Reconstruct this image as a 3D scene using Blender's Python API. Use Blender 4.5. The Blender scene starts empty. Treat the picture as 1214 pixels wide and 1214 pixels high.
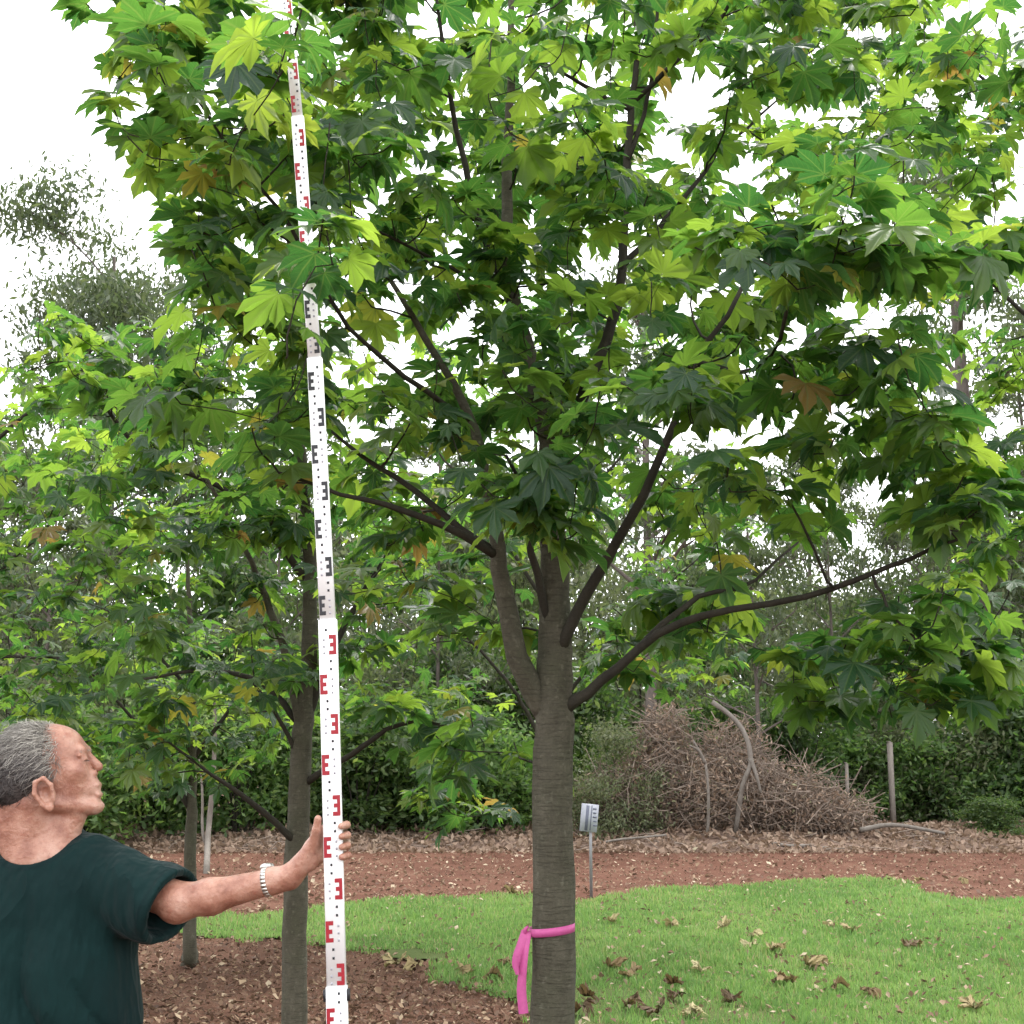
import bpy, math, random
import numpy as np
from mathutils import Vector, Matrix

# ------------------------------------------------------------------ camera, sky, sun, exposure
SC = bpy.context.scene
COL = SC.collection
PITCH = math.radians(11.05)
CAM_Z = 1.65
FPX = 1500.0            # focal length in photo pixels (photo is 1214 px square)
cam_d = bpy.data.cameras.new('camera'); cam = bpy.data.objects.new('camera', cam_d); COL.objects.link(cam)
cam.location = (0, 0, CAM_Z); cam.rotation_euler = (math.pi/2 + PITCH, 0, 0)
cam_d.sensor_width = 36.0; cam_d.lens = 36.0*FPX/1214.0
cam_d.clip_start = 0.05; cam_d.clip_end = 600
SC.camera = cam

SUN_EL, SUN_AZ = 62.0, 25.0      # azimuth clockwise from +Y (behind the scene, to the right)
W = bpy.data.worlds.new('World'); SC.world = W; W.use_nodes = True
nt = W.node_tree; nt.nodes.clear()
wo = nt.nodes.new('ShaderNodeOutputWorld'); bg = nt.nodes.new('ShaderNodeBackground')
sky = nt.nodes.new('ShaderNodeTexSky'); sky.sky_type = 'NISHITA'; sky.sun_disc = False
sky.sun_elevation = math.radians(SUN_EL); sky.sun_rotation = math.radians(SUN_AZ); sky.dust_density = 4.0
mixc = nt.nodes.new('ShaderNodeMix'); mixc.data_type = 'RGBA'
mixc.inputs['Factor'].default_value = 0.88             # thick even cloud over the clear sky
mixc.inputs['B'].default_value = (12.0, 12.1, 12.3, 1)
nt.links.new(sky.outputs['Color'], mixc.inputs['A']); nt.links.new(mixc.outputs['Result'], bg.inputs['Color'])
bg.inputs['Strength'].default_value = 0.1
nt.links.new(bg.outputs['Background'], wo.inputs['Surface'])
sl = bpy.data.lights.new('sun', 'SUN'); sun = bpy.data.objects.new('sun', sl); COL.objects.link(sun)
sl.energy = 1.4; sl.angle = math.radians(14); sl.color = (1.0, 0.97, 0.92)
_el, _az = math.radians(SUN_EL), math.radians(SUN_AZ)
_sd = Vector((math.sin(_az)*math.cos(_el), math.cos(_az)*math.cos(_el), math.sin(_el)))
sun.rotation_euler = _sd.to_track_quat('Z', 'Y').to_euler(); sun.location = (6, 10, 20)
SC.view_settings.view_transform = 'Standard'; SC.view_settings.look = 'None'
SC.view_settings.gamma = 1.0; SC.view_settings.use_curve_mapping = False
SC.view_settings.exposure = 1.5
SC.cycles.max_bounces = 7; SC.cycles.diffuse_bounces = 4; SC.cycles.transmission_bounces = 5; SC.cycles.glossy_bounces = 2
SC.cycles.use_adaptive_sampling = True; SC.cycles.adaptive_threshold = 0.02

R = np.random.default_rng(11)
random.seed(5)

# ------------------------------------------------------------------ pixel -> place
CP, SP = math.cos(PITCH), math.sin(PITCH)
def P(x, y, Y):
    """photo pixel at forward distance Y (metres along the ground)"""
    u, v = (x-607.0)/FPX, (607.0-y)/FPX
    d = np.array([u, CP - v*SP, SP + v*CP])
    return d*(Y/d[1]) + np.array([0, 0, CAM_Z])
def G(x, y):
    """photo pixel on level ground"""
    u, v = (x-607.0)/FPX, (607.0-y)/FPX
    d = np.array([u, CP - v*SP, SP + v*CP])
    return d*(-CAM_Z/d[2]) + np.array([0, 0, CAM_Z])
def project(p):
    p = np.asarray(p, float); q = p - np.array([0, 0, CAM_Z])
    dep = q[..., 1]*CP + q[..., 2]*SP; up = -q[..., 1]*SP + q[..., 2]*CP
    return 607+FPX*q[..., 0]/dep, 607-FPX*up/dep, dep

# ------------------------------------------------------------------ object helpers
def tag(o, label=None, cat=None, group=None, kind=None):
    if label: o['label'] = label
    if cat: o['category'] = cat
    if group: o['group'] = group
    if kind: o['kind'] = kind
    return o
def empty(name, loc=(0, 0, 0)):
    o = bpy.data.objects.new(name, None); COL.objects.link(o); o.location = tuple(float(v) for v in loc)
    o.empty_display_size = 0.1
    return o
def link(name, me, parent=None):
    o = bpy.data.objects.new(name, me); COL.objects.link(o)
    if parent is not None:
        o.parent = parent
        o.matrix_parent_inverse = Matrix.Translation(-Vector(parent.location)) if parent.type == 'EMPTY' else Matrix.Identity(4)
    return o
def mesh(name, V, F, mat, smooth=False, uv=None, tint=None):
    """V (n,3); F: (m,k) array or list of arrays with different k"""
    me = bpy.data.meshes.new(name)
    V = np.asarray(V, np.float32)
    Fs = F if isinstance(F, list) else [F]
    Fs = [np.asarray(f, np.int32) for f in Fs if len(f)]
    loops = np.concatenate([f.ravel() for f in Fs]); tot = np.concatenate([np.full(len(f), f.shape[1], np.int32) for f in Fs])
    start = np.concatenate([[0], np.cumsum(tot)[:-1]]).astype(np.int32)
    me.vertices.add(len(V)); me.vertices.foreach_set('co', V.ravel())
    me.loops.add(len(loops)); me.loops.foreach_set('vertex_index', loops)
    me.polygons.add(len(tot)); me.polygons.foreach_set('loop_start', start); me.polygons.foreach_set('loop_total', tot)
    if smooth: me.polygons.foreach_set('use_smooth', np.ones(len(tot), bool))
    me.update(calc_edges=True)
    if uv is not None:
        l = me.uv_layers.new(name='UVMap'); l.data.foreach_set('uv', np.asarray(uv, np.float32)[loops].ravel())
    if tint is not None:
        a = me.attributes.new('tint', 'FLOAT', 'FACE' if len(tint) == len(tot) and len(tint) != len(V) else 'POINT')
        a.data.foreach_set('value', np.asarray(tint, np.float32))
    me.validate()
    if mat is not None: me.materials.append(mat)
    return me
def obj(name, V, F, mat, parent=None, **k): return link(name, mesh(name, V, F, mat, **k), parent)
class MB:
    """collects several shapes into one mesh"""
    def __init__(s): s.V = []; s.Q = []; s.T = []; s.n = 0; s.tq = []; s.tt = []; s.U = []
    def add(s, V, Q=None, T=None, tint=None, uv=None):
        V = np.asarray(V, float)
        if Q is not None and len(Q): s.Q.append(np.asarray(Q)+s.n); s.tq.append(np.full(len(Q), 0.5) if tint is None else (np.full(len(Q), tint) if np.isscalar(tint) else tint))
        if T is not None and len(T): s.T.append(np.asarray(T)+s.n); s.tt.append(np.full(len(T), 0.5) if tint is None else (np.full(len(T), tint) if np.isscalar(tint) else tint))
        s.V.append(V); s.n += len(V)
        s.U.append(np.zeros((len(V), 2)) if uv is None else uv)
    def build(s, name, mat, parent=None, smooth=False, tint=False, uv=False):
        F = []; t = []
        if s.Q: F.append(np.concatenate(s.Q)); t += s.tq
        if s.T: F.append(np.concatenate(s.T)); t += s.tt
        return obj(name, np.concatenate(s.V), F, mat, parent, smooth=smooth, tint=np.concatenate(t) if tint else None, uv=np.concatenate(s.U) if uv else None)
def nrm(v):
    v = np.asarray(v, float); return v/(np.linalg.norm(v, axis=-1, keepdims=True)+1e-12)
def box(c, s, rot=None):
    c = np.asarray(c, float); s = np.asarray(s, float)/2
    V = np.array([[x, y, z] for x in (-1, 1) for y in (-1, 1) for z in (-1, 1)], float)*s
    if rot is not None: V = V @ np.asarray(rot).T
    return V+c, np.array([[0, 1, 3, 2], [4, 6, 7, 5], [0, 4, 5, 1], [2, 3, 7, 6], [0, 2, 6, 4], [1, 5, 7, 3]])
def catmull(pts, n):
    pts = np.asarray(pts, float)
    if len(pts) < 3:
        t = np.linspace(0, 1, n)[:, None]; return pts[0]*(1-t)+pts[-1]*t
    p = np.vstack([2*pts[0]-pts[1], pts, 2*pts[-1]-pts[-2]])
    seg = len(pts)-1; out = []
    for t in np.linspace(0, seg-1e-6, n):
        i = int(t); f = t-i; a, b, c, d = p[i], p[i+1], p[i+2], p[i+3]
        out.append(0.5*((2*b)+(-a+c)*f+(2*a-5*b+4*c-d)*f*f+(-a+3*b-3*c+d)*f**3))
    return np.array(out)
def tube(pts, rad, ns=8, cap=True, wob=0.0):
    pts = np.asarray(pts, float); n = len(pts); rad = np.broadcast_to(np.asarray(rad, float), (n,))
    t = np.gradient(pts, axis=0); t = nrm(t)
    ref = np.array([0, 0, 1.0]) if abs(t[0][2]) < 0.9 else np.array([1.0, 0, 0])
    a = np.zeros_like(pts); a[0] = nrm(np.cross(t[0], ref))
    for i in range(1, n): a[i] = nrm(a[i-1]-t[i]*np.dot(a[i-1], t[i]))
    b = np.cross(t, a)
    ang = np.arange(ns)/ns*2*math.pi
    rr = rad[:, None]*(1+(R.normal(0, wob, (n, ns)) if wob else 0))
    V = pts[:, None]+(a[:, None]*np.cos(ang)[None, :, None]+b[:, None]*np.sin(ang)[None, :, None])*rr[..., None]
    V = V.reshape(-1, 3)
    i = np.arange(n-1)[:, None]*ns; j = np.arange(ns)[None]; k = (j+1) % ns
    Q = np.stack([i+j, i+k, i+ns+k, i+ns+j], -1).reshape(-1, 4)
    T = []
    if cap:
        V = np.vstack([V, pts[0], pts[-1]]); c0 = len(V)-2
        T = [[c0, (q+1) % ns, q] for q in range(ns)]+[[c0+1, (n-1)*ns+q, (n-1)*ns+(q+1) % ns] for q in range(ns)]
    return V, Q, np.array(T, int).reshape(-1, 3)

# ------------------------------------------------------------------ material helpers
def newmat(name):
    m = bpy.data.materials.new(name); m.use_nodes = True; n = m.node_tree; n.nodes.clear()
    return m, n
class N:
    """small node shorthand"""
    def __init__(s, nt): s.t = nt
    def n(s, typ, **k):
        o = s.t.nodes.new('ShaderNode'+typ)
        for a, v in k.items(): setattr(o, a, v)
        return o
    def l(s, a, b): s.t.links.new(a, b)
    def math(s, op, a, b=None, c=None):
        o = s.n('Math', operation=op)
        for i, v in enumerate((a, b, c)):
            if v is None: continue
            if isinstance(v, (int, float)): o.inputs[i].default_value = v
            else: s.l(v, o.inputs[i])
        return o.outputs[0]
    def noise(s, scale, det=4, rough=0.55, vec=None, out='Fac'):
        o = s.n('TexNoise'); o.inputs['Scale'].default_value = scale; o.inputs['Detail'].default_value = det; o.inputs['Roughness'].default_value = rough
        if vec is not None: s.l(vec, o.inputs['Vector'])
        return o.outputs[out]
    def ramp(s, fac, stops, interp='LINEAR'):
        o = s.n('ValToRGB'); cr = o.color_ramp; cr.interpolation = interp
        while len(cr.elements) < len(stops): cr.elements.new(0.5)
        for e, (p, c) in zip(cr.elements, stops): e.position = p; e.color = (*c, 1)
        s.l(fac, o.inputs[0]); return o.outputs[0]
    def mix(s, f, a, b, typ='MIX'):
        o = s.n('Mix', data_type='RGBA', blend_type=typ)
        for k, v in (('Factor', f), ('A', a), ('B', b)):
            if isinstance(v, (int, float)): o.inputs[k].default_value = v
            elif isinstance(v, tuple): o.inputs[k].default_value = (*v, 1) if len(v) == 3 else v
            else: s.l(v, o.inputs[k])
        return o.outputs['Result']
    def scaled(s, vec, sc):
        o = s.n('Mapping'); s.l(vec, o.inputs['Vector']); o.inputs['Scale'].default_value = sc; return o.outputs[0]
    def pbr(s, color, rough=0.8, spec=0.3, bump=None, bstr=0.3, bdist=0.01, metal=0.0):
        p = s.n('BsdfPrincipled')
        if isinstance(color, tuple): p.inputs['Base Color'].default_value = (*color, 1)
        else: s.l(color, p.inputs['Base Color'])
        if isinstance(rough, (int, float)): p.inputs['Roughness'].default_value = rough
        else: s.l(rough, p.inputs['Roughness'])
        p.inputs['Specular IOR Level'].default_value = spec; p.inputs['Metallic'].default_value = metal
        if bump is not None:
            b = s.n('Bump'); b.inputs['Strength'].default_value = bstr; b.inputs['Distance'].default_value = bdist
            s.l(bump, b.inputs['Height']); s.l(b.outputs[0], p.inputs['Normal'])
        return p
    def out(s, sh):
        o = s.n('OutputMaterial'); s.l(sh, o.inputs['Surface'])

def leaf_mat(name, refl, trans, tfac=0.5, rough=0.42, spec=0.35, veins=False, own=1.0):
    """refl / trans: colour-ramp stops over the leaf's own random value"""
    m, t = newmat(name); n = N(t)
    oi = n.n('ObjectInfo'); at = n.n('Attribute', attribute_name='tint')
    if own == 1.0: rnd = n.math('FRACT', n.math('ADD', oi.outputs['Random'], at.outputs['Fac']))
    else: rnd = n.math('ADD', at.outputs['Fac'], n.math('MULTIPLY', n.math('SUBTRACT', oi.outputs['Random'], 0.5), own))
    cr = n.ramp(rnd, refl); ct = n.ramp(rnd, trans)
    tc = n.n('TexCoord')
    geo = n.n('NewGeometry')
    blot = n.noise(9.0, 3, 0.6, geo.outputs['Position'])
    bump = None
    if veins:
        uv = n.n('UVMap', uv_map='UVMap').outputs[0]
        sx = n.n('SeparateXYZ'); n.l(uv, sx.inputs[0])
        x = n.math('SUBTRACT', sx.outputs[0], 0.5); y = n.math('SUBTRACT', sx.outputs[1], 0.5)
        r = n.math('SQRT', n.math('ADD', n.math('MULTIPLY', x, x), n.math('MULTIPLY', y, y)))
        a = n.math('DIVIDE', n.math('ARCTAN2', x, y), math.radians(42))
        d = n.math('MULTIPLY', n.math('ABSOLUTE', n.math('SUBTRACT', n.math('FRACT', n.math('ADD', a, 0.5)), 0.5)), n.math('MULTIPLY', r, 0.733))
        v1 = n.n('MapRange', interpolation_type='SMOOTHSTEP'); n.l(d, v1.inputs['Value'])
        v1.inputs['From Min'].default_value = 0.0; v1.inputs['From Max'].default_value = 0.012; v1.inputs['To Min'].default_value = 1; v1.inputs['To Max'].default_value = 0
        sec = n.math('ABSOLUTE', n.math('SINE', n.math('MULTIPLY', n.math('SUBTRACT', r, n.math('MULTIPLY', d, 1.1)), 75.0)))
        s2 = n.n('MapRange', interpolation_type='SMOOTHSTEP'); n.l(sec, s2.inputs['Value'])
        s2.inputs['From Min'].default_value = 0.0; s2.inputs['From Max'].default_value = 0.28; s2.inputs['To Min'].default_value = 0.45; s2.inputs['To Max'].default_value = 0
        vv = n.math('MAXIMUM', v1.outputs[0], s2.outputs[0])
        cr = n.mix(n.math('MULTIPLY', vv, 0.45), cr, (0.11, 0.17, 0.06))
        ct = n.mix(n.math('MULTIPLY', vv, 0.4), ct, (0.30, 0.40, 0.08))
        bump = n.math('SUBTRACT', n.math('MULTIPLY', blot, 0.5), vv)
    cr = n.mix(n.math('MULTIPLY', blot, 0.5), cr, n.mix(1.0, cr, (0.62, 0.7, 0.75), 'MULTIPLY'))
    ct = n.mix(n.math('MULTIPLY', blot, 0.6), ct, n.mix(1.0, ct, (0.65, 0.75, 0.8), 'MULTIPLY'))
    p = n.pbr(cr, rough, spec, bump, 0.35, 0.004)
    tr = n.n('BsdfTranslucent'); n.l(ct, tr.inputs['Color'])
    mx = n.n('MixShader'); mx.inputs[0].default_value = tfac
    n.l(p.outputs[0], mx.inputs[1]); n.l(tr.outputs[0], mx.inputs[2]); n.out(mx.outputs[0])
    return m

G1 = [(0.0, (0.020, 0.052, 0.028)), (0.35, (0.028, 0.068, 0.028)), (0.70, (0.042, 0.090, 0.030)), (0.975, (0.085, 0.14, 0.032)), (0.988, (0.17, 0.16, 0.03)), (1.0, (0.18, 0.10, 0.03))]
G2 = [(0.0, (0.055, 0.18, 0.032)), (0.35, (0.115, 0.28, 0.036)), (0.70, (0.25, 0.44, 0.045)), (0.975, (0.44, 0.60, 0.06)), (0.988, (0.52, 0.46, 0.06)), (1.0, (0.42, 0.25, 0.06))]
M_LEAF = leaf_mat('flame_tree_leaf', G1, G2, 0.52, 0.42, 0.42, veins=True)
def simple(name, c, rough=0.6, spec=0.3, metal=0.0, noise=None, amt=0.3, c2=None, bstr=0.2, bdist=0.003):
    m, t = newmat(name); n = N(t)
    if noise:
        tc = n.n('TexCoord'); f = n.noise(noise, 5, 0.6, tc.outputs['Object'])
        col = n.mix(f, c, c2 if c2 else tuple(v*(1-amt) for v in c))
        p = n.pbr(col, rough, spec, f, bstr, bdist, metal)
    else: p = n.pbr(c, rough, spec, metal=metal)
    n.out(p.outputs[0]); return m
def bark(name, a, b, rings=True, moss=None, scale=1.0):
    m, t = newmat(name); n = N(t); tc = n.n('TexCoord'); v = tc.outputs['Object']
    f1 = n.noise(14*scale, 6, 0.65, n.scaled(v, (1, 1, 0.35))); f2 = n.noise(90*scale, 4, 0.6, n.scaled(v, (1, 1, 1.6)))
    col = n.ramp(f1, [(0.3, a), (0.7, b)])
    if moss: col = n.mix(n.ramp(n.noise(5*scale, 4, 0.6, v), [(0.45, (0, 0, 0)), (0.7, (0.7, 0.7, 0.7))]), col, moss)
    col = n.mix(n.math('MULTIPLY', f2, 0.75), col, tuple(x*0.4 for x in a))
    h = n.math('ADD', n.math('MULTIPLY', f2, 0.6), f1)
    if rings:                                                    # fine horizontal wrinkles, pale lichen spots
        wr = n.noise(26*scale, 5, 0.6, n.scaled(v, (0.5, 0.5, 5.0))); wk = n.ramp(wr, [(0.36, (0, 0, 0)), (0.48, (1, 1, 1))])
        col = n.mix(n.math('MULTIPLY', n.math('SUBTRACT', 1.0, wk), 0.34), col, tuple(x*0.42 for x in a))
        li = n.ramp(n.noise(38*scale, 3, 0.5, v), [(0.60, (0, 0, 0)), (0.72, (0.35, 0.35, 0.35))]); col = n.mix(li, col, (0.17, 0.17, 0.125))
        h = n.math('ADD', h, n.math('MULTIPLY', wk, 0.5))
    p = n.pbr(col, 0.85, 0.2, h, 0.6, 0.008); n.out(p.outputs[0]); return m
M_BARK = bark('grey_green_bark', (0.066, 0.060, 0.042), (0.130, 0.120, 0.088), moss=(0.080, 0.084, 0.050))
M_TWIG = bark('twig_bark', (0.028, 0.025, 0.020), (0.060, 0.053, 0.038), rings=False)
M_EUC = bark('eucalypt_bark', (0.09, 0.075, 0.065), (0.20, 0.17, 0.15), rings=False, scale=0.4)
M_PALE = bark('bleached_wood', (0.15, 0.13, 0.11), (0.27, 0.24, 0.21), rings=False, scale=0.6)

# ------------------------------------------------------------------ ground
def inpoly(x, y, poly):
    poly = np.asarray(poly); c = np.zeros(x.shape, bool); j = len(poly)-1
    for i in range(len(poly)):
        xi, yi = poly[i]; xj, yj = poly[j]
        c ^= ((yi > y) != (yj > y)) & (x < (xj-xi)*(y-yi)/(yj-yi+1e-12)+xi); j = i
    return c
def lumps(x, y, s=1.0):
    return (np.sin(x*1.7*s+1.3)*np.cos(y*1.1*s)+np.sin(x*0.6*s-y*2.3*s+2)*0.6+np.sin(x*4.1*s+y*3.3*s)*0.35)/1.95
def gpoly(pix): return np.array([G(a, b)[:2] for a, b in pix])
LAWN = np.vstack([gpoly([(1214, 1064), (1150, 1070), (1090, 1058), (1040, 1043), (960, 1043), (880, 1050), (800, 1054), (740, 1060), (690, 1070), (640, 1066), (560, 1062), (500, 1063), (430, 1069), (360, 1078), (280, 1090), (190, 1088), (170, 1100),
                         (215, 1112), (300, 1116), (380, 1122), (450, 1134), (520, 1152), (570, 1175), (612, 1192), (640, 1212)]), [[0.35, 8.2], [0.6, 6.5], [0.8, 4.0], [2.0, 1.0], [14, 1.0], [16, 14]]])
def sheet(name, poly, z, mat, n=60, dz=0.0, rag=0.0):
    """irregular flat sheet: grid cells inside the outline"""
    lo, hi = poly.min(0), poly.max(0); xs = np.linspace(lo[0], hi[0], n*2); ys = np.linspace(lo[1], hi[1], n*2)
    XX, YY = np.meshgrid(xs, ys, indexing='ij'); ok = inpoly(XX.ravel(), YY.ravel(), poly).reshape(XX.shape)
    if rag: ok &= inpoly(XX.ravel()+rag*lumps(XX.ravel(), YY.ravel(), 3.1), YY.ravel()-rag+rag*lumps(XX.ravel()+5, YY.ravel(), 2.3), poly).reshape(XX.shape) & inpoly(XX.ravel(), YY.ravel()+rag*1.2, poly).reshape(XX.shape)
    idx = np.arange(XX.size).reshape(XX.shape)
    q = np.stack([idx[:-1, :-1], idx[1:, :-1], idx[1:, 1:], idx[:-1, 1:]], -1); keep = ok[:-1, :-1] & ok[1:, :-1] & ok[1:, 1:] & ok[:-1, 1:]
    V = np.stack([XX.ravel(), YY.ravel(), z+dz*lumps(XX.ravel(), YY.ravel(), 2)], -1)
    q = q[keep]; u, inv = np.unique(q, return_inverse=True)
    return tag(obj(name, V[u], inv.reshape(-1, 4), mat, smooth=True), kind='structure')

def ground_mat(name, stops, s1=1.2, s2=28, bd=0.02, dark=(0.05, 0.03, 0.02)):
    m, t = newmat(name); n = N(t); g = n.n('NewGeometry'); v = g.outputs['Position']
    f = n.math('ADD', n.math('MULTIPLY', n.noise(s1, 5, 0.6, v), 0.6), n.math('MULTIPLY', n.noise(s2, 5, 0.7, v), 0.4))
    c = n.ramp(f, stops); sp = n.noise(s2*3, 3, 0.6, v)
    c = n.mix(n.ramp(sp, [(0.5, (0, 0, 0)), (0.7, (0.6, 0.6, 0.6))]), c, dark)
    p = n.pbr(c, 0.95, 0.1, n.math('ADD', f, sp), 0.8, bd); n.out(p.outputs[0]); return m
M_SOIL = ground_mat('red_brown_soil', [(0.3, (0.075, 0.040, 0.027)), (0.5, (0.12, 0.060, 0.040)), (0.7, (0.17, 0.095, 0.065))])
M_DIRT = ground_mat('red_dirt', [(0.25, (0.055, 0.027, 0.018)), (0.45, (0.100, 0.044, 0.029)), (0.6, (0.14, 0.070, 0.047)), (0.75, (0.22, 0.145, 0.105))], 1.6, 16, 0.03, (0.065, 0.034, 0.024))
M_TURF = ground_mat('turf_soil', [(0.3, (0.05, 0.07, 0.022)), (0.5, (0.075, 0.10, 0.03)), (0.7, (0.12, 0.11, 0.05))], 1.0, 30, 0.01, (0.035, 0.045, 0.018))
M_LITTERBANK = ground_mat('leaf_litter_bank', [(0.3, (0.12, 0.075, 0.055)), (0.5, (0.19, 0.13, 0.10)), (0.7, (0.27, 0.20, 0.16))], 1.5, 18, 0.03, (0.06, 0.04, 0.03))
gx = np.concatenate([np.linspace(-260, -20, 12), np.linspace(-18, 18, 120), np.linspace(20, 260, 12)]); gy = np.concatenate([np.linspace(-60, 0, 6), np.linspace(1, 32, 110), np.linspace(36, 420, 14)])
XX, YY = np.meshgrid(gx, gy, indexing='ij'); idx = np.arange(XX.size).reshape(XX.shape)
zz = 0.012*lumps(XX, YY, 2.2)-0.014
tag(obj('ground', np.stack([XX, YY, zz], -1).reshape(-1, 3), np.stack([idx[:-1, :-1], idx[1:, :-1], idx[1:, 1:], idx[:-1, 1:]], -1).reshape(-1, 4), M_SOIL, smooth=True), kind='structure')
TRACK = np.array([[-30, 14.4], [-8, 13.6], [-4, 13.2], [-2, 13.0], [2, 12.5], [9, 12], [16, 11], [30, 10], [30, 27], [16, 28], [9, 28], [0, 28], [-8, 28], [-30, 28]])
def soft_sheet(name, poly, z, mat, n): 
    return sheet(name, poly, z, mat, n)
soft_sheet('dirt_track', TRACK, 0.004, M_DIRT, 70)
sheet('lawn', LAWN, 0.010, M_TURF, 150, rag=0.22)

# ------------------------------------------------------------------ grass and litter (uncountable)
def noise2(x, y, s, seed=0):
    r = np.random.default_rng(seed); o = np.zeros_like(x)
    for k in range(7):
        a = r.uniform(0, 6.28); f = s*r.uniform(0.6, 2.2); o += np.sin((x*math.cos(a)+y*math.sin(a))*f+r.uniform(0, 6.28))
    return o/7**0.5
def sample_view(n, y0, y1, side=1.15):
    """points on the ground, spread so that each pixel row gets a similar share"""
    t = R.uniform(0, 1, n); Y = 1/(1/y0*(1-t)+1/y1*t)*1.0
    Y = y0*(y1/y0)**t
    X = R.uniform(-1, 1, n)*0.46*Y*side
    return X, Y
def blades(name, X, Y, h, w, mat, tint, lean=0.45, z=0.008):
    n = len(X); a = R.uniform(0, 2*math.pi, n); l = R.normal(0, lean, n)*h; la = R.uniform(0, 2*math.pi, n)
    b = np.stack([X, Y, np.full(n, z)], -1); s = np.stack([np.cos(a), np.sin(a), np.zeros(n)], -1)*w[:, None]
    d = np.stack([np.cos(la)*l, np.sin(la)*l, h], -1)
    V = np.stack([b-s, b+s, b+d*np.array([0.45, 0.45, 0.6])+s*0.7, b+d*np.array([0.45, 0.45, 0.6])-s*0.7, b+d], 1).reshape(-1, 3)
    i = np.arange(n)[:, None]*5
    return obj(name, V, [i+np.array([[0, 1, 2, 3]]), i+np.array([[3, 2, 4]])], mat, tint=np.concatenate([tint, tint]))
M_GRASS = leaf_mat('grass_blade', [(0.0, (0.115, 0.20, 0.062)), (0.5, (0.185, 0.30, 0.095)), (0.82, (0.27, 0.37, 0.135)), (0.93, (0.33, 0.29, 0.15)), (1.0, (0.40, 0.34, 0.20))],
                   [(0.0, (0.17, 0.33, 0.07)), (0.5, (0.26, 0.46, 0.09)), (0.85, (0.38, 0.55, 0.13)), (1.0, (0.5, 0.42, 0.18))], 0.36, 0.5, 0.25, own=0.0)
X, Y = sample_view(330000, 7.6, 19.5)
edge = 0.20*noise2(X, Y, 3.0, 3)+0.12*noise2(X, Y, 11, 33)
ok = inpoly(X+edge, Y+edge*1.4, LAWN)
thin = noise2(X, Y, 1.6, 8)+0.6*noise2(X, Y, 5, 9)
ok &= (R.uniform(0, 1.6, len(X)) > np.clip(thin-1.15, 0, 1.5))
pg = np.hypot(X-0.85, Y-9.0)+0.3*noise2(X, Y, 4, 21)          # worn patch in the turf by the trunk
ok &= (pg > 0.75) | (R.uniform(0, 1, len(X)) < 0.25)
X, Y = X[ok], Y[ok]
hh = R.uniform(0.02, 0.065, len(X))*(1+0.22*noise2(X, Y, 2.5, 5)+0.25*noise2(X, Y, 9, 15)); hh = np.clip(hh, 0.02, 0.12)
tn = np.clip(0.40+0.16*noise2(X, Y, 1.3, 6)+0.10*noise2(X, Y, 7, 16)+R.normal(0, 0.22, len(X)), 0.02, 0.86); dry = R.uniform(0, 1, len(X)) < 0.07+0.06*np.clip(noise2(X, Y, 1.1, 12), 0, 2); tn[dry] = R.uniform(0.9, 0.99, dry.sum())
g = blades('grass', X, Y, hh, R.uniform(0.003, 0.0065, len(X))*(Y/11), M_GRASS, tn)
tag(g, 'short green lawn grass beyond the tree trunks', 'grass', kind='stuff')
# grass object random is added to the tint: keep it from shifting the whole lawn by using its own fraction
def scraps(X, Y, Z, size, flat=0.5, seed=1, asp=(0.35, 0.8)):
    """curled leaf scraps: a folded quad pair each"""
    r = np.random.default_rng(seed); n = len(X)
    a = r.uniform(0, 2*math.pi, n); tz = r.normal(0, flat, n); rl = r.normal(0, flat, n)
    f = np.stack([np.cos(a)*np.cos(tz), np.sin(a)*np.cos(tz), np.sin(tz)], -1); up = np.zeros((n, 3)); up[:, 2] = 1
    s = nrm(np.cross(f, up+0.001)); nn = np.cross(s, f); s = s*np.cos(rl)[:, None]+nn*np.sin(rl)[:, None]; nn = np.cross(s, f)
    L = size[:, None]; Wd = L*r.uniform(asp[0], asp[1], (n, 1)); cu = L*r.uniform(-0.1, 0.45, (n, 1))
    c = np.stack([X, Y, Z], -1)+np.array([0, 0, 1])*np.abs(f[:, 2:3])*L*0.4
    V = np.stack([c-f*L/2, c+s*Wd/2+nn*cu*0.6, c+f*L/2+nn*cu*0.3, c-s*Wd/2+nn*cu*0.6, c-nn*cu*0.1], 1).reshape(-1, 3)
    i = np.arange(n)[:, None]*5
    return V, np.concatenate([i+np.array([[0, 4, 3]]), i+np.array([[0, 1, 4]]), i+np.array([[4, 1, 2]]), i+np.array([[4, 2, 3]])])
M_LITTER = leaf_mat('dry_litter', [(0.0, (0.055, 0.030, 0.020)), (0.35, (0.11, 0.060, 0.040)), (0.6, (0.17, 0.10, 0.065)), (0.8, (0.28, 0.19, 0.12)), (1.0, (0.46, 0.37, 0.26))],
                    [(0.0, (0.10, 0.06, 0.04)), (1.0, (0.30, 0.22, 0.14))], 0.12, 0.7, 0.15, own=0.0)
M_DEAD = leaf_mat('fallen_leaf_brown', [(0.0, (0.10, 0.06, 0.035)), (0.3, (0.24, 0.16, 0.08)), (0.7, (0.42, 0.34, 0.17)), (1.0, (0.52, 0.46, 0.27))],
                  [(0.0, (0.2, 0.12, 0.05)), (1.0, (0.5, 0.42, 0.2))], 0.2, 0.65, 0.2, veins=True, own=0.1)
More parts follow.
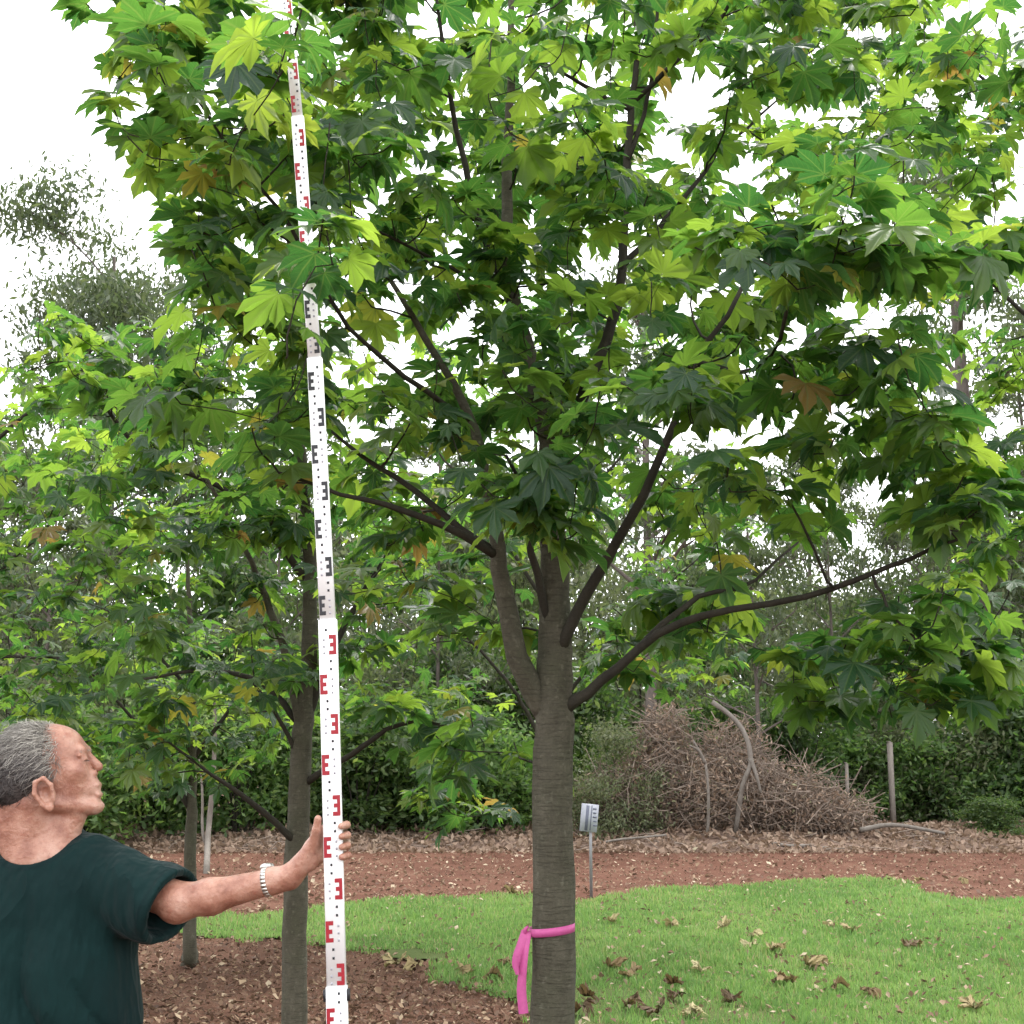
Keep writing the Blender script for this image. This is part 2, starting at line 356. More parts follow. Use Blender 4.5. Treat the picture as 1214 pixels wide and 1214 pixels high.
def litter(name, X, Y, Z, size, mat, label, bias=None, flat=0.45, seed=1):
    V, F = scraps(X, Y, Z, size, flat, seed); r = np.random.default_rng(seed+50)
    t = r.beta(1.5, 1.7, len(X)) if bias is None else np.clip(r.normal(bias, 0.2, len(X)), 0, 0.98)
    o = obj(name, V, F, mat, tint=np.tile(t, 4)); return tag(o, label, 'leaf litter', kind='stuff')
X, Y = sample_view(42000, 7.4, 13.5); X = X-0.5
ok = ~inpoly(X+0.1*noise2(X, Y, 4, 2), Y+0.2*noise2(X, Y, 4, 3), LAWN)
X, Y = X[ok], Y[ok]
litter('mulch_litter', X, Y, np.full(len(X), 0.006)+R.exponential(0.010, len(X)), np.clip(R.lognormal(-3.45, 0.40, len(X)), 0.015, 0.085), M_LITTER, 'brown leaf mulch and bark covering the bed round the trunks')
X, Y = sample_view(18000, 14.0, 25.8); ok = inpoly(X, Y, TRACK) & ~inpoly(X, Y, LAWN); X, Y = X[ok], Y[ok]
litter('track_litter', X, Y, np.full(len(X), 0.012), np.clip(R.lognormal(-3.1, 0.4, len(X)), .02, .12), M_LITTER, 'pale dry leaves strewn over the red dirt track', bias=0.66, seed=4)
X, Y = sample_view(3500, 8.0, 18.0); ok = inpoly(X, Y, LAWN); X, Y = X[ok], Y[ok]
litter('lawn_litter', X, Y, np.full(len(X), 0.035), R.uniform(0.02, 0.07, len(X)), M_LITTER, 'small dry scraps lying in the lawn grass', bias=0.75, seed=5)

# ------------------------------------------------------------------ the lobed leaf
def lobed_leaf(nl, seed, beta, curl, stalk=0.55, crumple=0.0, hi=True):
    r = np.random.default_rng(seed); half = 21.0
    lens = {0: 1.0, 1: 0.93, 2: 0.74, 3: 0.46}
    ks = range(-(nl//2), nl//2+1); pts = []                      # (angle deg, radius, 'edge-ness' 0 axis..1 sinus)
    pts.append((-(nl//2)*42-40, 0.15, 1.0)); pts.append((-(nl//2)*42-27, 0.27*lens[nl//2], 0.9))
    prof = [(0.52, 0.175), (0.62, 0.215), (0.71, 0.200), (0.76, 0.145), (0.88, 0.058)] if hi else [(0.58, 0.18), (0.72, 0.165), (0.84, 0.065)]
    for k in ks:
        L = lens[abs(k)]*r.uniform(0.88, 1.10); a = k*42+r.normal(0, 3.0); wq = r.uniform(0.82, 1.15)*(1.0 if abs(k) < 3 else 1.15)
        if k != ks[0]: pts.append((k*42-21+r.normal(0, 2), 0.46*(lens[abs(k)]+lens[abs(k-1)])/2*r.uniform(0.8, 1.15), 1.0))
        side = lambda s_: [(a+s_*math.degrees(math.atan2(l*wq*r.uniform(0.85, 1.15), t)), math.hypot(t, l)*L, min(1, l/0.15)*0.75) for t, l in prof]
        pts += side(-1)+[(a+r.normal(0, 1.5), L, 0.0)]+side(1)[::-1]
    pts.append(((nl//2)*42+27, 0.27*lens[nl//2], 0.9)); pts.append(((nl//2)*42+40, 0.15, 1.0))
    pts = np.array(pts); pts[:, 0] = np.maximum.accumulate(pts[:, 0]); ang = np.radians(pts[:, 0]); rad = pts[:, 1]; ed = pts[:, 2]
    V = [np.zeros((1, 3))]; wav = r.uniform(0, 6.28, 3)
    for fr in (0.5, 1.0):
        rr = rad*fr; x = np.sin(ang)*rr; y = np.cos(ang)*rr
        z = 0.13*rr*ed-curl*rr**2*(0.6+0.5*np.sin(ang*1.3+wav[0]))+0.045*np.sin(ang*5+wav[1])*rr+0.02*np.sin(ang*13+wav[2])*rr*(fr > 0.9)+crumple*rr*np.sin(ang*3.3+wav[2])*(0.4+fr)
        # droop along the length of each lobe
        V.append(np.stack([x*(1-0.12*curl*rr), y*(1-0.12*curl*rr), z], -1))
    V = np.vstack(V); n = len(pts)
    i = np.arange(n-1)
    T = np.stack([np.zeros(n-1, int), 1+i+1, 1+i], -1); Q = np.stack([1+i, 1+i+1, 1+n+i+1, 1+n+i], -1)
    uv = V[:, :2]/2.4+0.5
    b = math.radians(beta); s = np.array([0, -math.cos(b), -math.sin(b)])*stalk
    if stalk > 0:
        mid = s*0.5+np.array([0, 0, 0.04*stalk]); pv, pq, pt = tube(catmull([s, mid, [0, 0.01, -0.004]], 4), [0.016, 0.010, 0.009, 0.008], 3, cap=False)
        off = len(V); V = np.vstack([V, pv]); Q = np.vstack([Q, pq+off]); uv = np.vstack([uv, np.tile([[0.5, 0.52]], (len(pv), 1))])
    return V, Q, T, uv, s
LEAF = []
for sd, (nl, be, cu) in enumerate([(5, 25, 0.22), (5, 50, 0.40), (7, 35, 0.30), (7, 60, 0.45), (5, 70, 0.55), (7, 20, 0.15), (5, 40, 0.32), (7, 50, 0.60)]):
    V, Q, T, uv, s = lobed_leaf(nl, 40+sd, be, cu)
    LEAF.append(dict(V=V, Q=Q, T=T, uv=uv, s=s, me=mesh('leaf', V, [Q, T], M_LEAF, smooth=True, uv=uv)))
LEAF_HI = LEAF; LEAF_LO = []
for sd, (nl, be, cu) in enumerate([(5, 25, 0.22), (5, 50, 0.40), (7, 35, 0.30), (7, 60, 0.45), (5, 70, 0.55), (7, 20, 0.15)]):
    V, Q, T, uv, s = lobed_leaf(nl, 60+sd, be, cu, hi=False)
    LEAF_LO.append(dict(V=V, Q=Q, T=T, uv=uv, s=s, me=mesh('leaf', V, [Q, T], M_LEAF, smooth=True, uv=uv)))

def grow_tree(name, label, base, trunk, limbs, clusters, size=(0.2, 0.34), leaves=(6, 10), seed=0, group=None, nsingle=300, stems=10, tries=1.0):
    """trunk/limbs: lists of (pixel x, pixel y, Y, radius m); clusters: (px, py, Y, rx px, ry px, rY m, n twigs)"""
    r = np.random.default_rng(seed); LEAF = LEAF_HI if base[1] < 9 else LEAF_LO
    root = empty(name, (base[0], base[1], 0)); tag(root, label, 'tree', group)
    nodes = []; nrad = []
    def limb(nm, L, ns, first=False):
        p = np.array([l[:3] if len(l) == 5 else P(*l[:3]) for l in L]); rad = np.array([l[-1] for l in L])
        if first: p = np.vstack([[base[0], base[1], -0.03], [base[0], base[1], 0.08], p]); rad = np.concatenate([[rad[0]*1.35, rad[0]*1.15], rad])
        n = max(8, int(np.linalg.norm(np.diff(p, axis=0), axis=1).sum()/0.09)); c = catmull(p, n)
        rr = np.interp(np.linspace(0, len(p)-1, n), np.arange(len(p)), rad)
        c[1:-1] += r.normal(0, 0.004, (n-2, 3))
        V, Q, T = tube(c, rr, ns, wob=0.025); obj(nm, V, [Q, T], M_BARK if rr.mean() > 0.021 else M_TWIG, root, smooth=True)
        return c, rr
    c, rr = limb('trunk', trunk, 18, True)
    k = c[:, 2] > 1.6; nodes.append(c[k]); nrad.append(rr[k])
    for L in limbs:
        c, rr = limb('limb', L, 10); k0 = max(2, len(c)//4); nodes.append(c[k0:]); nrad.append(rr[k0:])
    nodes = np.vstack(nodes); nrad = np.concatenate(nrad)
    tg = []
    for (cx, cy, cY, rx, ry, rY, n) in clusters:
        for _ in range(max(1, int(round(n*1.65))) if n > 1 else 1):
            v = nrm(r.normal(0, 1, 3))*r.uniform(0.1, 1.15)**0.5
            tg.append(P(cx+v[0]*rx, cy+v[1]*ry, max(2.3, cY+v[2]*rY)))
    tg = np.array(tg); d0 = np.min(np.linalg.norm(tg[:, None]-nodes[None], axis=2), axis=1); tg = tg[np.argsort(d0)]
    tw = MB(); LV = []
    for t in tg:
        v = t-nodes; d = np.linalg.norm(v, axis=1); cost = d*(1+0.9*np.clip(-v[:, 2]/(d+1e-6), 0, 1))
        j = int(np.argmin(cost)); a = nodes[j]; L = d[j]
        if L < 0.05: continue
        out = nrm((t-a)*np.array([1, 1, 0.25])+r.normal(0, 0.12, 3)*L)
        c1 = a+out*L*0.4+np.array([0, 0, 0.04*L]); pts = catmull([a, a*0.4+c1*0.6, (c1+t)/2+r.normal(0, 0.05*L, 3), t, t+nrm(t-c1)*0.06+np.array([0, 0, 0.05])], max(6, int(L/0.10)))
        r0 = min(nrad[j]*0.65, 0.0035+0.009*L); rr = np.linspace(r0, 0.0028, len(pts))
        V, Q, T = tube(pts, rr, 5, cap=False); tw.add(V, Q, None)
        nodes = np.vstack([nodes, pts[1:]]); nrad = np.concatenate([nrad, rr[1:]])
        n = r.integers(leaves[0], leaves[1]+1); az = r.uniform(0, 6.28); td = nrm(pts[-1]-pts[-2])
        span = min(0.62, 0.65*L+0.08)
        for q in range(n):
            back = span*(1-(q+0.5)/n)**1.1; s = np.cumsum(np.r_[0, np.linalg.norm(np.diff(pts[::-1], axis=0), axis=1)])
            T0 = np.array([np.interp(back, s, pts[::-1][:, kk]) for kk in range(3)])
            az += math.radians(137.5)+r.normal(0, 0.3)
            h = np.array([math.cos(az), math.sin(az), 0])+0.5*td*np.array([1, 1, 0])
            sc = r.uniform(*size)*(0.6 if q >= n-2 else 1.0)
            LV.append((T0, nrm(h), sc, r.normal(0.34, 0.36), r.normal(0, 0.36), r.integers(0, len(LEAF)), r.uniform(0, 1)))
    tw.build('twigs', M_TWIG, root, smooth=True)['kind'] = 'stuff'
    mats = []
    for (T0, h, sc, dr, roll, kd, rn) in LV:
        f = nrm(h*math.cos(dr)-np.array([0, 0, 1])*math.sin(dr)); s = nrm(np.cross(f, [0, 0, 1])+1e-4); nn = np.cross(s, f)
        s2 = s*math.cos(roll)+nn*math.sin(roll); nn = np.cross(s2, f); M = np.stack([s2, f, nn], 1)
        mats.append((M, T0-M @ (LEAF[kd]['s']*sc*0.62), sc*0.62, kd, rn))
    ctr = np.array([m[1] for m in mats]); px, py, dep = project(ctr); scv = np.array([m[2] for m in mats])
    vis = (px > -20) & (px < 1234) & (py > -30) & (py < 1230) & (dep > 0.5)
    # rank by how large each leaf shows; those behind others in their own crown rank lower
    order = np.lexsort((-scv/np.maximum(dep, .1)*np.where(vis, 1, 0.001),)); single = set(order[:nsingle].tolist())
    rest = MB()
    for i, (M, loc, sc, kd, rn) in enumerate(mats):
        Lf = LEAF[kd]
        if i in single:
            o = link('leaf', Lf['me'], root)
            m4 = Matrix(((*(M[0]*sc), loc[0]), (*(M[1]*sc), loc[1]), (*(M[2]*sc), loc[2]), (0, 0, 0, 1)))
            o.matrix_local = Matrix.Translation(-root.location) @ m4; o.matrix_parent_inverse = Matrix.Identity(4); o.matrix_basis = Matrix.Translation(-root.location) @ m4
        else:
            rest.add((Lf['V']*sc) @ M.T+loc, Lf['Q'], Lf['T'], tint=rn, uv=Lf['uv'])
    if rest.n: rest.build('foliage', M_LEAF, root, smooth=True, tint=True, uv=True)['kind'] = 'stuff'
    return root

# main tree
bx = P(655, 1214, 5.0)
MT = [(655, 1214, 5.0, 0.082), (655, 1000, 5.0, 0.078), (656, 880, 5.0, 0.076), (657, 820, 5.0, 0.076), (658, 750, 5.0, 0.066), (656, 640, 5.0, 0.054), (648, 500, 5.02, 0.044), (620, 400, 5.05, 0.036), (604, 330, 5.05, 0.029), (600, 230, 5.05, 0.023), (604, 120, 5.05, 0.018), (606, 0, 5.05, 0.014), (612, -160, 5.05, 0.008)]
ML = [
 [(648, 850, 5.0, 0.045), (630, 815, 4.97, 0.046), (610, 770, 4.93, 0.042), (599, 705, 4.9, 0.037), (590, 650, 4.88, 0.032), (578, 570, 4.86, 0.024), (560, 500, 4.85, 0.019), (530, 440, 4.83, 0.016), (495, 385, 4.8, 0.013), (455, 320, 4.75, 0.009)],
 [(591, 660, 4.88, 0.020), (545, 632, 4.8, 0.015), (470, 602, 4.7, 0.012), (410, 588, 4.6, 0.008), (330, 560, 4.5, 0.005)],
 [(588, 655, 4.87, 0.018), (540, 622, 4.95, 0.014), (480, 572, 5.0, 0.012), (435, 545, 5.0, 0.009), (380, 500, 5.1, 0.005)],
 [(655, 750, 4.98, 0.020), (640, 690, 4.93, 0.017), (628, 640, 4.88, 0.014), (622, 590, 4.8, 0.010), (600, 540, 4.6, 0.006)],
 [(662, 775, 4.97, 0.026), (690, 712, 4.9, 0.023), (722, 658, 4.85, 0.021), (762, 588, 4.78, 0.019), (800, 500, 4.7, 0.016), (830, 425, 4.6, 0.012), (880, 340, 4.45, 0.008)],
 [(652, 560, 5.02, 0.030), (690, 470, 5.06, 0.026), (730, 370, 5.1, 0.022), (738, 290, 5.12, 0.020), (743, 200, 5.14, 0.018), (751, 110, 5.15, 0.015), (757, 0, 5.15, 0.011), (762, -120, 5.15, 0.006)],
 [(748, 130, 5.15, 0.014), (700, 105, 5.1, 0.010), (645, 75, 5.0, 0.006)],
 [(744, 190, 5.13, 0.012), (765, 130, 5.2, 0.010), (777, 60, 5.2, 0.009), (780, -40, 5.2, 0.006)],
 [(752, 120, 5.15, 0.012), (800, 75, 5.1, 0.011), (850, 25, 5.0, 0.009), (890, -40, 4.9, 0.005)],
 [(735, 320, 5.1, 0.014), (790, 260, 5.2, 0.012), (850, 185, 5.3, 0.008), (920, 120, 5.4, 0.005)],
 [(600, 350, 5.05, 0.020), (577, 290, 5.0, 0.017), (556, 220, 4.97, 0.015), (541, 150, 4.95, 0.012), (525, 50, 4.9, 0.009), (512, -50, 4.9, 0.005)],
 [(596, 358, 5.05, 0.012), (560, 335, 4.95, 0.010), (520, 310, 4.8, 0.007), (440, 270, 4.5, 0.005)],
 [(668, 842, 4.98, 0.026), (700, 820, 4.94, 0.021), (740, 785, 4.88, 0.018), (790, 747, 4.8, 0.016), (850, 727, 4.7, 0.014), (940, 712, 4.55, 0.012), (1015, 688, 4.4, 0.010), (1080, 660, 4.3, 0.008), (1135, 640, 4.2, 0.005)],
 [(752, 775, 4.86, 0.014), (790, 735, 4.9, 0.012), (840, 703, 4.95, 0.010), (890, 692, 5.0, 0.007), (950, 640, 5.1, 0.004)],
 [(1035, 682, 4.38, 0.006), (1055, 725, 4.35, 0.005), (1085, 758, 4.3, 0.004)],
 [(560, 500, 4.85, 0.012), (470, 440, 4.6, 0.010), (400, 370, 4.3, 0.008), (340, 262, 4.1, 0.007), (280, 190, 4.0, 0.006), (235, 120, 3.95, 0.004)],
 [(830, 430, 4.6, 0.010), (890, 440, 4.3, 0.008), (925, 400, 4.0, 0.007), (936, 320, 3.8, 0.006), (938, 262, 3.7, 0.004)],
]
MC = [(620, 110, 5.3, 330, 190, 1.1, 52), (650, -160, 5.2, 420, 150, 1.3, 12), (310, 150, 4.3, 190, 140, 0.8, 26), (340, 330, 4.2, 170, 100, 0.7, 15), (300, 500, 4.8, 180, 130, 0.8, 16),
      (560, 430, 4.7, 160, 120, 0.7, 17), (640, 560, 4.4, 70, 60, 0.3, 5), (1000, 120, 5.2, 230, 180, 0.9, 30), (1010, 280, 3.7, 180, 80, 0.35, 14), (930, 500, 4.2, 230, 110, 0.6, 24), (780, 330, 5.2, 120, 120, 0.8, 10),
      (1080, 760, 4.7, 130, 80, 0.6, 13), (850, 740, 5.7, 110, 50, 0.4, 6), (520, 720, 5.6, 130, 70, 0.5, 7), (1120, 600, 4.3, 90, 80, 0.5, 7), (560, 890, 5.4, 60, 60, 0.2, 4),
      (350, 50, 3.0, 20, 15, 0.05, 1), (385, 318, 3.0, 20, 10, 0.05, 1), (340, 420, 3.05, 20, 10, 0.05, 1), (500, 250, 5.0, 180, 120, 0.9, 9), (480, 560, 5.4, 120, 90, 0.5, 10), (700, 480, 5.5, 120, 120, 0.6, 7), (860, 620, 5.4, 120, 70, 0.5, 8), (1130, 810, 5.2, 90, 60, 0.4, 9), (990, 810, 5.4, 80, 50, 0.4, 7), (540, 290, 5.4, 100, 60, 0.5, 4), (690, 220, 5.7, 80, 60, 0.4, 4), (760, 790, 5.9, 90, 40, 0.3, 4), (850, 380, 5.7, 90, 50, 0.4, 7), (200, 30, 4.3, 110, 45, 0.4, 8), (420, 10, 4.8, 120, 60, 0.6, 9), (900, 10, 5.5, 150, 60, 0.5, 8), (335, 90, 3.02, 10, 10, 0.03, 1), (372, 285, 3.05, 10, 10, 0.03, 1), (645, 610, 4.35, 50, 35, 0.2, 4), (780, 190, 6.3, 190, 110, 0.5, 12), (1000, 360, 5.8, 140, 80, 0.4, 10), (540, 120, 6.3, 170, 100, 0.5, 9)]
grow_tree('flame_tree', 'largest leafy tree with a thick grey trunk wrapped in pink tape', bx[:2], MT, ML, MC, (0.145, 0.285), (4, 8), seed=21)

# second tree, beside the measuring staff
b2 = P(350, 1214, 7.6)
grow_tree('flame_tree', 'slim leafy tree rising from the mulch just behind the measuring staff', b2[:2],
  [(350, 1214, 7.6, 0.074), (351, 1060, 7.6, 0.070), (355, 930, 7.6, 0.064), (361, 845, 7.6, 0.058), (368, 740, 7.6, 0.044), (362, 600, 7.6, 0.034), (350, 470, 7.6, 0.024), (345, 350, 7.6, 0.014), (340, 260, 7.6, 0.007)],
  [[(358, 870, 7.6, 0.034), (345, 800, 7.55, 0.028), (325, 735, 7.5, 0.022), (290, 650, 7.4, 0.015), (240, 560, 7.2, 0.009)],
   [(364, 850, 7.6, 0.03), (385, 790, 7.6, 0.024), (420, 720, 7.65, 0.017), (470, 640, 7.7, 0.010)],
   [(352, 1000, 7.58, 0.022), (310, 960, 7.4, 0.018), (255, 922, 7.2, 0.010), (200, 880, 7.0, 0.005)],
   [(357, 860, 7.6, 0.022), (310, 810, 7.7, 0.017), (250, 795, 7.8, 0.013), (170, 805, 7.9, 0.008)],
   [(360, 930, 7.6, 0.022), (430, 885, 7.4, 0.016), (490, 855, 7.2, 0.011), (560, 870, 7.0, 0.006)],
   [(365, 690, 7.6, 0.024), (280, 590, 7.4, 0.018), (165, 530, 7.2, 0.013), (90, 430, 7.1, 0.008)],
   [(355, 900, 7.6, 0.016), (330, 850, 7.5, 0.011), (300, 810, 7.4, 0.008)]],
  [(240, 560, 7.3, 220, 130, 1.1, 46), (110, 430, 7.0, 110, 60, 0.8, 16), (420, 640, 7.7, 150, 110, 0.9, 22), (280, 780, 7.6, 180, 70, 0.9, 20), (500, 860, 7.0, 80, 80, 0.4, 9), (330, 420, 7.6, 150, 110, 0.9, 20), (150, 690, 7.2, 110, 80, 0.7, 12), (190, 880, 7.2, 80, 50, 0.4, 6), (540, 960, 6.6, 50, 50, 0.2, 4), (300, 320, 7.6, 130, 90, 0.8, 12)],
  (0.15, 0.27), (4, 7), seed=5, nsingle=300)
b3 = G(225, 1142)
grow_tree('flame_tree', 'young leafy tree with a slim pale trunk at the edge of the mulch bed', b3[:2],
  [(225, 1130, 10.7, 0.055), (226, 1000, 10.7, 0.048), (228, 880, 10.7, 0.038), (226, 760, 10.7, 0.026), (220, 640, 10.7, 0.012)],
  [[(226, 960, 10.7, 0.024), (180, 880, 10.5, 0.016), (110, 800, 10.3, 0.009)], [(228, 900, 10.7, 0.022), (290, 820, 10.8, 0.014), (350, 760, 10.8, 0.008)], [(227, 820, 10.7, 0.018), (150, 740, 10.8, 0.012), (70, 700, 10.8, 0.007)]],
  [(150, 780, 10.5, 160, 90, 1.4, 40), (200, 890, 10.3, 120, 60, 1.0, 20), (60, 850, 10.6, 90, 90, 1.0, 16), (300, 840, 10.8, 120, 80, 1.2, 18), (200, 640, 10.7, 130, 60, 1.0, 14)],
  (0.16, 0.28), (4, 6), seed=9, nsingle=240)
b4 = P(1360, 1100, 7.4)
grow_tree('flame_tree', 'yellow-green leafy tree whose crown reaches in over the lawn grass', b4[:2],
  [(1360, 1100, 7.4, 0.08), (1358, 900, 7.4, 0.07), (1350, 700, 7.4, 0.055), (1340, 450, 7.4, 0.035), (1335, 200, 7.4, 0.02), (1330, 0, 7.4, 0.01)],
  [[(1352, 760, 7.4, 0.03), (1280, 640, 7.3, 0.02), (1180, 560, 7.2, 0.010)], [(1345, 560, 7.4, 0.028), (1260, 420, 7.4, 0.018), (1160, 320, 7.4, 0.009)], [(1338, 320, 7.4, 0.022), (1250, 180, 7.5, 0.015), (1130, 60, 7.5, 0.008)], [(1355, 850, 7.4, 0.026), (1260, 780, 7.2, 0.017), (1150, 770, 7.0, 0.009)]],
  [(1160, 130, 7.4, 130, 130, 0.9, 26), (1040, 40, 7.6, 150, 80, 0.8, 22), (1000, 180, 7.8, 110, 70, 0.6, 10), (1170, 400, 7.4, 110, 110, 0.8, 9), (1190, 600, 7.3, 90, 90, 0.8, 12), (1150, 800, 7.1, 100, 50, 0.6, 10), (1330, 400, 7.4, 120, 350, 1.0, 30), (1330, 40, 7.4, 110, 110, 0.8, 16), (1420, 400, 7.4, 90, 250, 0.8, 14)],
  (0.16, 0.28), (4, 7), seed=33, nsingle=240)

b5 = G(668, 1108)
grow_tree('flame_tree', 'leafy tree directly behind the thick trunk at the far edge of the lawn', b5[:2],
  [(668, 1095, 12.9, 0.06), (667, 1000, 12.9, 0.055), (664, 880, 12.9, 0.045), (655, 760, 12.9, 0.035), (640, 600, 12.9, 0.022), (630, 450, 12.9, 0.012)],
  [[(665, 930, 12.9, 0.026), (610, 820, 12.7, 0.018), (520, 720, 12.5, 0.009)], [(660, 840, 12.9, 0.024), (740, 740, 12.9, 0.015), (830, 660, 12.9, 0.008)], [(650, 720, 12.9, 0.022), (570, 600, 12.9, 0.014), (490, 500, 12.9, 0.008)], [(645, 660, 12.9, 0.02), (720, 560, 13, 0.013), (800, 480, 13, 0.008)]],
  [(500, 640, 12.7, 140, 130, 1.6, 46), (600, 440, 12.9, 170, 110, 1.6, 40), (780, 640, 12.9, 140, 110, 1.5, 30), (480, 820, 12.6, 110, 60, 1.0, 18), (760, 440, 13, 140, 110, 1.5, 22), (820, 780, 12.6, 120, 50, 1.0, 18)],
  (0.18, 0.31), (4, 7), seed=44, nsingle=240)
b6 = P(-130, 1120, 9.4)
grow_tree('flame_tree', 'bright green leafy tree spreading over the man against the eucalypt crown', b6[:2],
  [(-130, 1110, 9.4, 0.07), (-128, 950, 9.4, 0.06), (-120, 750, 9.4, 0.045), (-110, 500, 9.4, 0.026), (-105, 330, 9.4, 0.012)],
  [[(-125, 850, 9.4, 0.03), (-40, 720, 9.4, 0.02), (60, 620, 9.4, 0.010)], [(-118, 700, 9.4, 0.028), (-20, 540, 9.4, 0.018), (110, 430, 9.3, 0.009)], [(-122, 800, 9.4, 0.026), (-30, 780, 9.2, 0.016), (70, 780, 9.0, 0.008)]],
  [(60, 520, 9.4, 110, 80, 1.0, 20), (50, 690, 9.3, 100, 110, 1.0, 20), (170, 560, 9.3, 130, 120, 1.0, 20), (-110, 560, 9.4, 90, 200, 1.0, 12), (60, 840, 9.0, 60, 60, .5, 8)],
  (0.18, 0.30), (4, 6), seed=52, nsingle=220)

# ------------------------------------------------------------------ background: thicket, eucalypts, brush
def leaf_cloud(C, length, asp, droop, r, tint):
    """one folded-free rhombus per leaf at C"""
    n = len(C); a = r.uniform(0, 2*math.pi, n); dz = r.normal(-droop, 0.5, n)
    f = np.stack([np.cos(a)*np.cos(dz), np.sin(a)*np.cos(dz), np.sin(dz)], -1)
    q = nrm(r.normal(0, 1, (n, 3))+np.array([0, 0, 0.6])); s = nrm(np.cross(f, q)); L = length[:, None]
    V = np.stack([C-f*L/2, C+s*L*asp/2, C+f*L/2, C-s*L*asp/2], 1).reshape(-1, 3)
    return V, np.arange(n)[:, None]*4+np.array([[0, 1, 2, 3]])
def shrub_stops(k, y=0.0):
    a = [(0.0, (0.030*k, 0.055*k, 0.020*k)), (0.4, (0.050*k, 0.085*k, 0.028*k)), (0.8, (0.085*k, 0.12*k, 0.038*k)), (1.0, (0.14*k, 0.16*k, 0.06*k))]
    b = [(0.0, (0.09*k, 0.20*k, 0.04*k)), (0.5, (0.17*k, 0.32*k, 0.05*k)), (1.0, (0.32*k, 0.44*k, 0.08*k))]
    return a, b
M_SHRUB = leaf_mat('thicket_leaf', *shrub_stops(1.45), 0.4, 0.5, 0.3, own=0.3)
M_EUCLEAF = leaf_mat('eucalypt_leaf', [(0.0, (0.045, 0.065, 0.032)), (0.5, (0.07, 0.09, 0.045)), (1.0, (0.12, 0.13, 0.07))], [(0.0, (0.10, 0.15, 0.05)), (1.0, (0.22, 0.27, 0.09))], 0.35, 0.5, 0.3, own=0.3)
M_BROWN = leaf_mat('dead_foliage', [(0.0, (0.20, 0.13, 0.09)), (0.4, (0.32, 0.22, 0.16)), (0.8, (0.42, 0.32, 0.24)), (0.9, (0.38, 0.33, 0.22)), (1.0, (0.24, 0.26, 0.13))], [(0.0, (0.16, 0.10, 0.06)), (1.0, (0.34, 0.26, 0.16))], 0.25, 0.7, 0.15, own=0.0)

M_SHRUB_GREY = leaf_mat('grey_green_leaf', [(0.0, (0.075, 0.09, 0.045)), (0.5, (0.12, 0.135, 0.07)), (1.0, (0.19, 0.19, 0.11))], [(0.0, (0.15, 0.21, 0.07)), (1.0, (0.34, 0.38, 0.15))], 0.35, 0.5, 0.3, own=0.3)
M_SHRUB_DARK = leaf_mat('dark_thicket_leaf', *shrub_stops(0.95), 0.35, 0.45, 0.35, own=0.3)
def shrub_meshes(seed, w, h, n, leaf, clumps=40, stem=True):
    """foliage and stems of one shrub, base at the origin"""
    r = np.random.default_rng(seed); tips = []; st = MB()
    for k in range(clumps):
        a = r.uniform(0, 6.28); q = r.uniform(0, 1)**0.6; z = r.uniform(0.08, 1.0)
        prof = math.sqrt(max(0.05, 1-(abs(z-0.42)/0.62)**2)); tips.append([math.cos(a)*q*w/2*prof, math.sin(a)*q*w/2*prof, z*h])
    tips = np.array(tips)
    for t in tips[::2]:
        p = catmull([[t[0]*0.1, t[1]*0.1, -0.05], [t[0]*0.45, t[1]*0.45, t[2]*0.55], t], 5); V, Q, T = tube(p, np.linspace(0.02+0.01*h/3, 0.004, 5), 4, cap=False); st.add(V, Q)
    c = tips[r.integers(0, clumps, n)]; sp = 0.16*h**0.5*r.uniform(0.6, 1.3, (n, 1))
    C = c+r.normal(0, 1, (n, 3))*sp*np.array([1.25, 1.25, 0.7]); C[:, 2] = np.maximum(C[:, 2], 0.03)
    V, F = leaf_cloud(C, r.uniform(0.7, 1.4, n)*leaf, 0.42, 0.35, r, None)
    t = np.clip(r.normal(0.42, 0.22, n)+0.12*(c[:, 0]*0+r.normal(0, 0.8, clumps)[r.integers(0, clumps, n)]*0), 0, 0.95)
    return mesh('foliage', V, F, (M_SHRUB, M_SHRUB_GREY, M_SHRUB_DARK)[seed % 3], tint=t), (np.concatenate(st.V), np.concatenate(st.Q))
SHR = []
for k in range(6):
    me, (sv, sq) = shrub_meshes(72+k, 2.6, 2.6, (7500, 9000, 6500)[k % 3], (0.14, 0.10, 0.15)[k % 3], (40, 30, 34)[k % 3]); SHR.append((me, mesh('stems', sv, sq, M_TWIG, smooth=True)))
def place_copy(name, parts, loc, scale, rz, label, cat, group):
    root = empty(name, loc); root.rotation_euler = (0, 0, rz); root.scale = scale; tag(root, label, cat, group)
    for nm, me in parts:
        o = bpy.data.objects.new(nm, me); COL.objects.link(o); o.parent = root
        if nm in ('foliage',): o['kind'] = 'stuff'
    return root
r = np.random.default_rng(3)
def shrub(px, Y, wid, hgt, label, group, k=None):
    Y = Y+2.4 if Y < 28 else Y+1
    x = (px-607)/FPX*Y; k = int(r.integers(0, 6)) if k is None else k
    if group:
        tone = ('mid-green', 'grey-green', 'dark green')[k % 3]; label = label.replace('green ', '').replace('dark ', '').replace('shrub', tone+' shrub', 1); group = tone+' '+group
    return place_copy('shrub', [('foliage', SHR[k][0]), ('stems', SHR[k][1])], (x, Y, 0), (wid/2.6, wid/2.6, hgt/2.6), r.uniform(0, 6.28), label, 'shrub', group)
